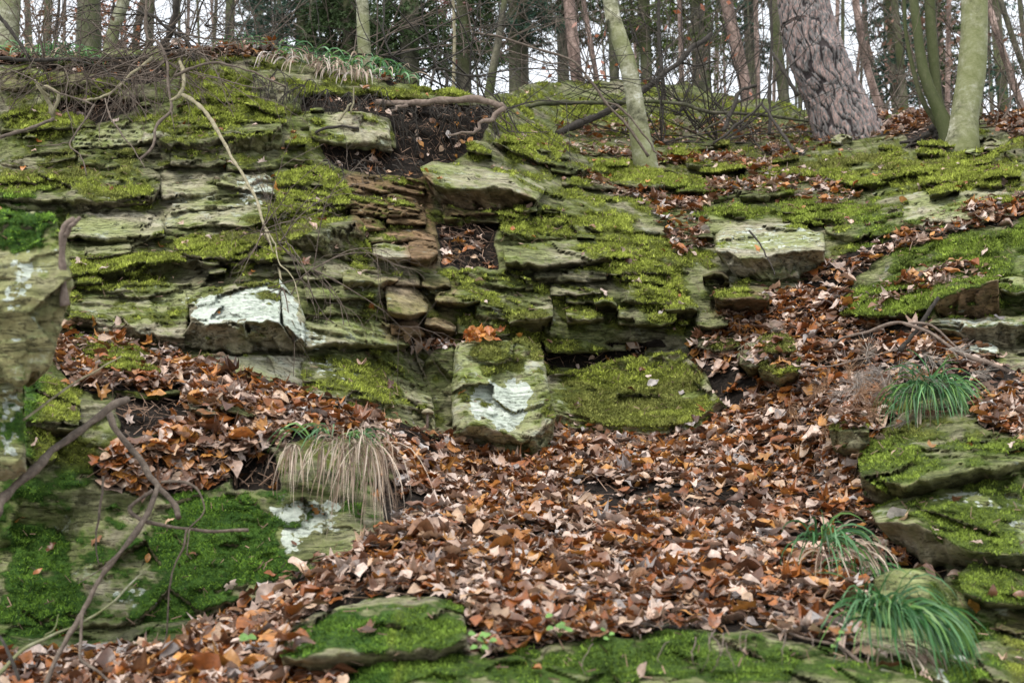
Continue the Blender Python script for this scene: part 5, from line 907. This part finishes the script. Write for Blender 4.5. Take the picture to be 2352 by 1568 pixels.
BT = [("22,-20 14,130", 27, 15, M_BEECH, 'stout green-grey trunk at the upper left corner'), ("204,-20 203,130", 28, 14, M_DARKBARK, 'stoutest green trunk on the left crest, with side of orange leaves'), ("112,-20 106,130", 10, 19, M_DARKBARK, None), ("292,-20 262,70 248,130", 15, 16, M_BEECH, 'grey-green trunk leaning right beside the stout green trunk'), ("336,-20 318,50 306,130", 9, 19, M_DARKBARK, None), ("348,-20 342,130", 9, 21, M_DARKBARK, None), ("498,-20 492,100", 4, 20, M_DARKBARK, None), ("530,-20 526,110", 11, 18, M_DARKBARK, 'slim dark trunk against white sky, alone left of the conifers'),
      ("150,-20 146,130", 4, 24, M_TWIG, None), ("60,-20 62,130", 5, 26, M_DARKBARK, None), ("1305,-20 1314,80 1326,190", 15, 17, M_PINK, 'pinkish pine trunk behind the slim leaning tree, left side'), ("1336,-20 1350,60 1372,190", 6, 22, M_PINK, None), ("1404,-20 1412,195", 11, 15, M_DARKBARK, 'dark green trunk directly behind the slim leaning tree'), ("1664,-20 1684,80 1702,150 1718,240", 15, 17, M_PINK, 'pink-barked pine leaning left between slim tree and big pine'), ("1735,-20 1742,240", 6, 22, M_PINK, None), ("1774,-20 1782,80 1804,250", 12, 16, M_DARKBARK, 'dark green trunk close behind the left side of the big pine'), ("1962,-20 1978,90 1998,180 2030,280", 9, 18, M_PINK, 'reddish pine trunk showing just right of the big pine'), ("1985,-20 1990,90 2020,200 2035,280", 6, 24, M_PINK, None), ("2052,-20 2066,120 2080,270", 9, 17, M_DARKBARK, None),
      ("2262,-20 2290,80 2318,160 2352,260", 8, 17, M_PINK, 'pink leaning pine trunk at the right edge'), ("2292,-20 2320,70 2360,180", 7, 15, M_DARKBARK, None), ("2340,-20 2352,90 2380,250", 6, 20, M_DARKBARK, None), ("885,-20 890,150", 7, 16, M_DARKBARK, None), ("930,-20 926,180", 5, 22, M_DARKBARK, None), ("1040,-20 1044,80 1042,190", 4, 14, M_PALE, 'thin pale wavy sapling before the dark conifers'), ("1205,-20 1204,190", 8, 20, M_DARKBARK, None), ("1560,-20 1566,190", 6, 19, M_PINK, None), ("1598,-20 1606,210", 9, 21, M_PINK, None), ("1510,-20 1512,190", 5, 24, M_DARKBARK, None), ("720,-20 716,130", 9, 19, M_DARKBARK, None), ("640,-20 644,100", 6, 24, M_DARKBARK, None), ("1838,-20 1835,0 1838,250", 5, 23, M_DARKBARK, None), ("2180,-20 2176,260", 6, 22, M_PINK, None)]
for cl, hw, Y, m, lb in BT:
    k = len(P_(cl)); tree(lb or f'thin {MN[m.name]} bare trunk beyond the skyline {tz(cl)}', cl, [hw * (.92 + .12 * i / (k - 1)) for i in range(k)], Y, m, 5, 10, floor=fl, group=None if lb else 'thin trunks in the wood beyond the skyline', up=5, n=30, tl=1.6, lo=.45)
for k in range(56):
    u = rng.uniform(0, PW); Y = rng.uniform(24, 48); ln = rng.normal(0, 14)
    tree(f"{('very distant', 'distant')[Y < 36]} slender {MN[[M_DARKBARK, M_PINK, M_DARKBARK][k % 3].name]} trunk {tz(f'{u},0')}", f"{u},-20 {u+ln*.5},120 {u+ln},260", [rng.uniform(2.2, 5)] * 3, Y, [M_DARKBARK, M_PINK, M_DARKBARK][k % 3], 5, 8, floor=fl, group='distant slender trunks deep in the wood', up=4, n=16, tl=2.2, lo=.45)
# conifers
def conifer(u, Y, width, vlo, label, dens=1.0, col=(.02, .045, .018), group=None, gap=.0):
    x0 = at_y(u, 100, Y)[0]; zl = at_y(u, vlo, Y)[2]; zh = at_y(u, -70, Y)[2]; base = np.array([x0, Y, fl]); r = empty('conifer', base, label, 'tree', group)
    V, Q, T = tube(np.array([[x0, Y, fl - .3], [x0 + .05, Y, (fl + zh) / 2], [x0, Y, zh + 1]]), [.14, .12, .10], 8, .1); link('trunk', mesh('trunk', V, Q, T, M_DARKBARK, None, True, base), r, base)
    Wm = width / F * Y / 2; nb = int(50 * dens * (zh - zl) / 2.0); Bn = Bag(); segs = []
    Pn = []; Dn = []
    for k in range(nb):
        a = rng.uniform(0, 6.28); z = rng.uniform(zl + .2, zh); L = Wm * rng.uniform(.6, 1.1); n = 9; t = np.linspace(0, 1, n)[:, None]
        d = np.array([math.cos(a), math.sin(a), 0]); pts = np.array([x0, Y, z]) + d * L * t + np.array([0, 0, 1]) * (-.25 * L * t + .10 * L * t ** 2 - .15 * t) + rng.normal(0, .02, (n, 3))
        V, Q, T = tube(pts, np.linspace(.014, .004, n), 3, 0, 0, False); Bn.add(V, Q)
        m = int(34 * L); tt_ = rng.uniform(.15, 1, m); s0 = np.stack([np.interp(tt_, t[:, 0], pts[:, c]) for c in range(3)], -1); sidev = np.cross(d, [0, 0, 1]) * rng.choice([-1, 1], (m, 1))
        dd_ = unit(sidev * .8 + d * .5 + np.array([0, 0, -.35]) + rng.normal(0, .25, (m, 3))); ls = rng.uniform(.15, .42, (m, 1)) * (1.2 - tt_[:, None] * .6); q = 9
        tq = rng.random((m, q, 1)); Pn.append((s0[:, None] + dd_[:, None] * ls[:, None] * tq).reshape(-1, 3)); Dn.append(unit(dd_[:, None] * .6 + rng.normal(0, .5, (m, q, 3)) + np.array([0, 0, -.15])).reshape(-1, 3))
    tag(Bn.obj('branches', M_DARKBARK, r), kind='stuff')
    P = np.vstack(Pn); Dd = np.vstack(Dn); n = len(P); L = rng.uniform(.04, .10, (n, 1)) * (Y / 20) ** .5; sdv = unit(np.cross(Dd, rng.normal(0, 1, (n, 3)))) * .014 * (Y / 20) ** .7
    V = np.stack([P - sdv, P + sdv, P + Dd * L], 1).reshape(-1, 3); cc = np.repeat(np.array(col) * rng.uniform(.5, 1.9, (n, 1)), 3, 0)
    link('needles', mesh('needles', V, None, np.arange(3 * n).reshape(-1, 3), M_NEEDLE, {'tint': cc}, False, base), r, base)['kind'] = 'stuff'
DG = (.04, .065, .022); BG = (.035, .07, .045); YG = (.08, .11, .028)
for k, (u, Y, w, vlo, c, de, lb) in enumerate([(690, 22, 280, 120, BG, 1.4, 'bluish dark conifer left of the bright green trunk'), (800, 17, 230, 140, DG, 1.6, 'dense dark green conifer behind the bright green trunk'), (935, 15, 240, 175, DG, 1.7, 'densest dark green conifer, in the top centre'), (1060, 18, 220, 170, DG, 1.2, 'dark conifer right of the thin pale wavy sapling'), (1180, 20, 240, 110, BG, 1.1, 'bluish conifer high above the mossy crest'),
    (1290, 24, 260, 90, DG, 1.0, 'conifer behind the left pinkish pine'), (1480, 24, 240, 120, YG, .9, 'yellowish green conifer right of the slim leaning tree'), (1600, 20, 190, 150, YG, .8, 'light green conifer sprays between the slim tree and the pink-barked pine'), (1720, 26, 180, 130, BG, .7, 'thin bluish conifer left of the big pine'), (2050, 21, 170, 230, BG, .9, 'dark conifer between the big pine and the forked tree'), (2150, 24, 160, 240, DG, .9, 'dark conifer behind the forked tree'), (590, 30, 150, 120, BG, .7, 'hazy small conifer at the left end of the conifer row'), (2290, 26, 100, 250, BG, .35, 'small conifer right of the forked tree')]):
    conifer(u, Y, w, vlo, lb, de, c)
# withered leaves clinging in the wood
def hangleaves(uv, Y, n, su, sv, col, label):
    c = at_y(*uv, Y); m = n; P = c + np.stack([rng.normal(0, su / F * Y, m), rng.normal(0, .8, m), rng.normal(0, sv / F * Y, m)], -1)
    T3 = []; dr = unit(rng.normal(0, 1, (m, 3))); sdv = unit(np.cross(dr, rng.normal(0, 1, (m, 3)))); s = rng.uniform(.03, .055, (m, 1)) * (Y / 16) ** .5
    V = np.stack([P - dr * s, P + sdv * s * .5, P + dr * s, P - sdv * s * .5], 1).reshape(-1, 3); cc = np.repeat(np.array(col) * rng.uniform(.5, 1.5, (m, 1)), 4, 0)
    r = empty('leafy_sapling', np.array([c[0], c[1], fl]), label, 'sapling')
    V2, Q2, T2 = tube(curvy(np.array([[c[0], Y, fl - .2], [c[0] + .1, Y, c[2] - .5], [c[0], Y, c[2] + 1.8]]), 14, .08, int(m)), np.linspace(.035, .01, 14), 5, 0); link('trunk', mesh('trunk', V2, Q2, T2, M_DTWIG, None, True, c), r, c)
    link('leaves', mesh('leaves', V, np.arange(4 * m).reshape(-1, 4), None, M_LEAF, {'tint': cc}, False, c), r, c)['kind'] = 'stuff'
hangleaves((240, 30), 17.5, 420, 26, 45, (.34, .13, .06), 'sapling with withered orange leaves behind the left trunks')
hangleaves((1010, 40), 17, 170, 34, 24, (.20, .06, .05), 'sapling with dull red leaves at the top centre')
hangleaves((110, 60), 16, 420, 90, 50, (.26, .15, .09), 'thin sapling with scattered brown leaves at the far left')
hangleaves((640, 40), 22, 90, 160, 40, (.22, .10, .06), 'sapling with sparse brown leaves before the left conifers')
hangleaves((2140, 100), 17, 350, 60, 60, (.22, .12, .08), 'sapling with brown leaves behind the forked tree')
hangleaves((1500, 100), 13, 50, 160, 60, (.40, .13, .06), 'sapling with a few orange leaves around the slim tree')
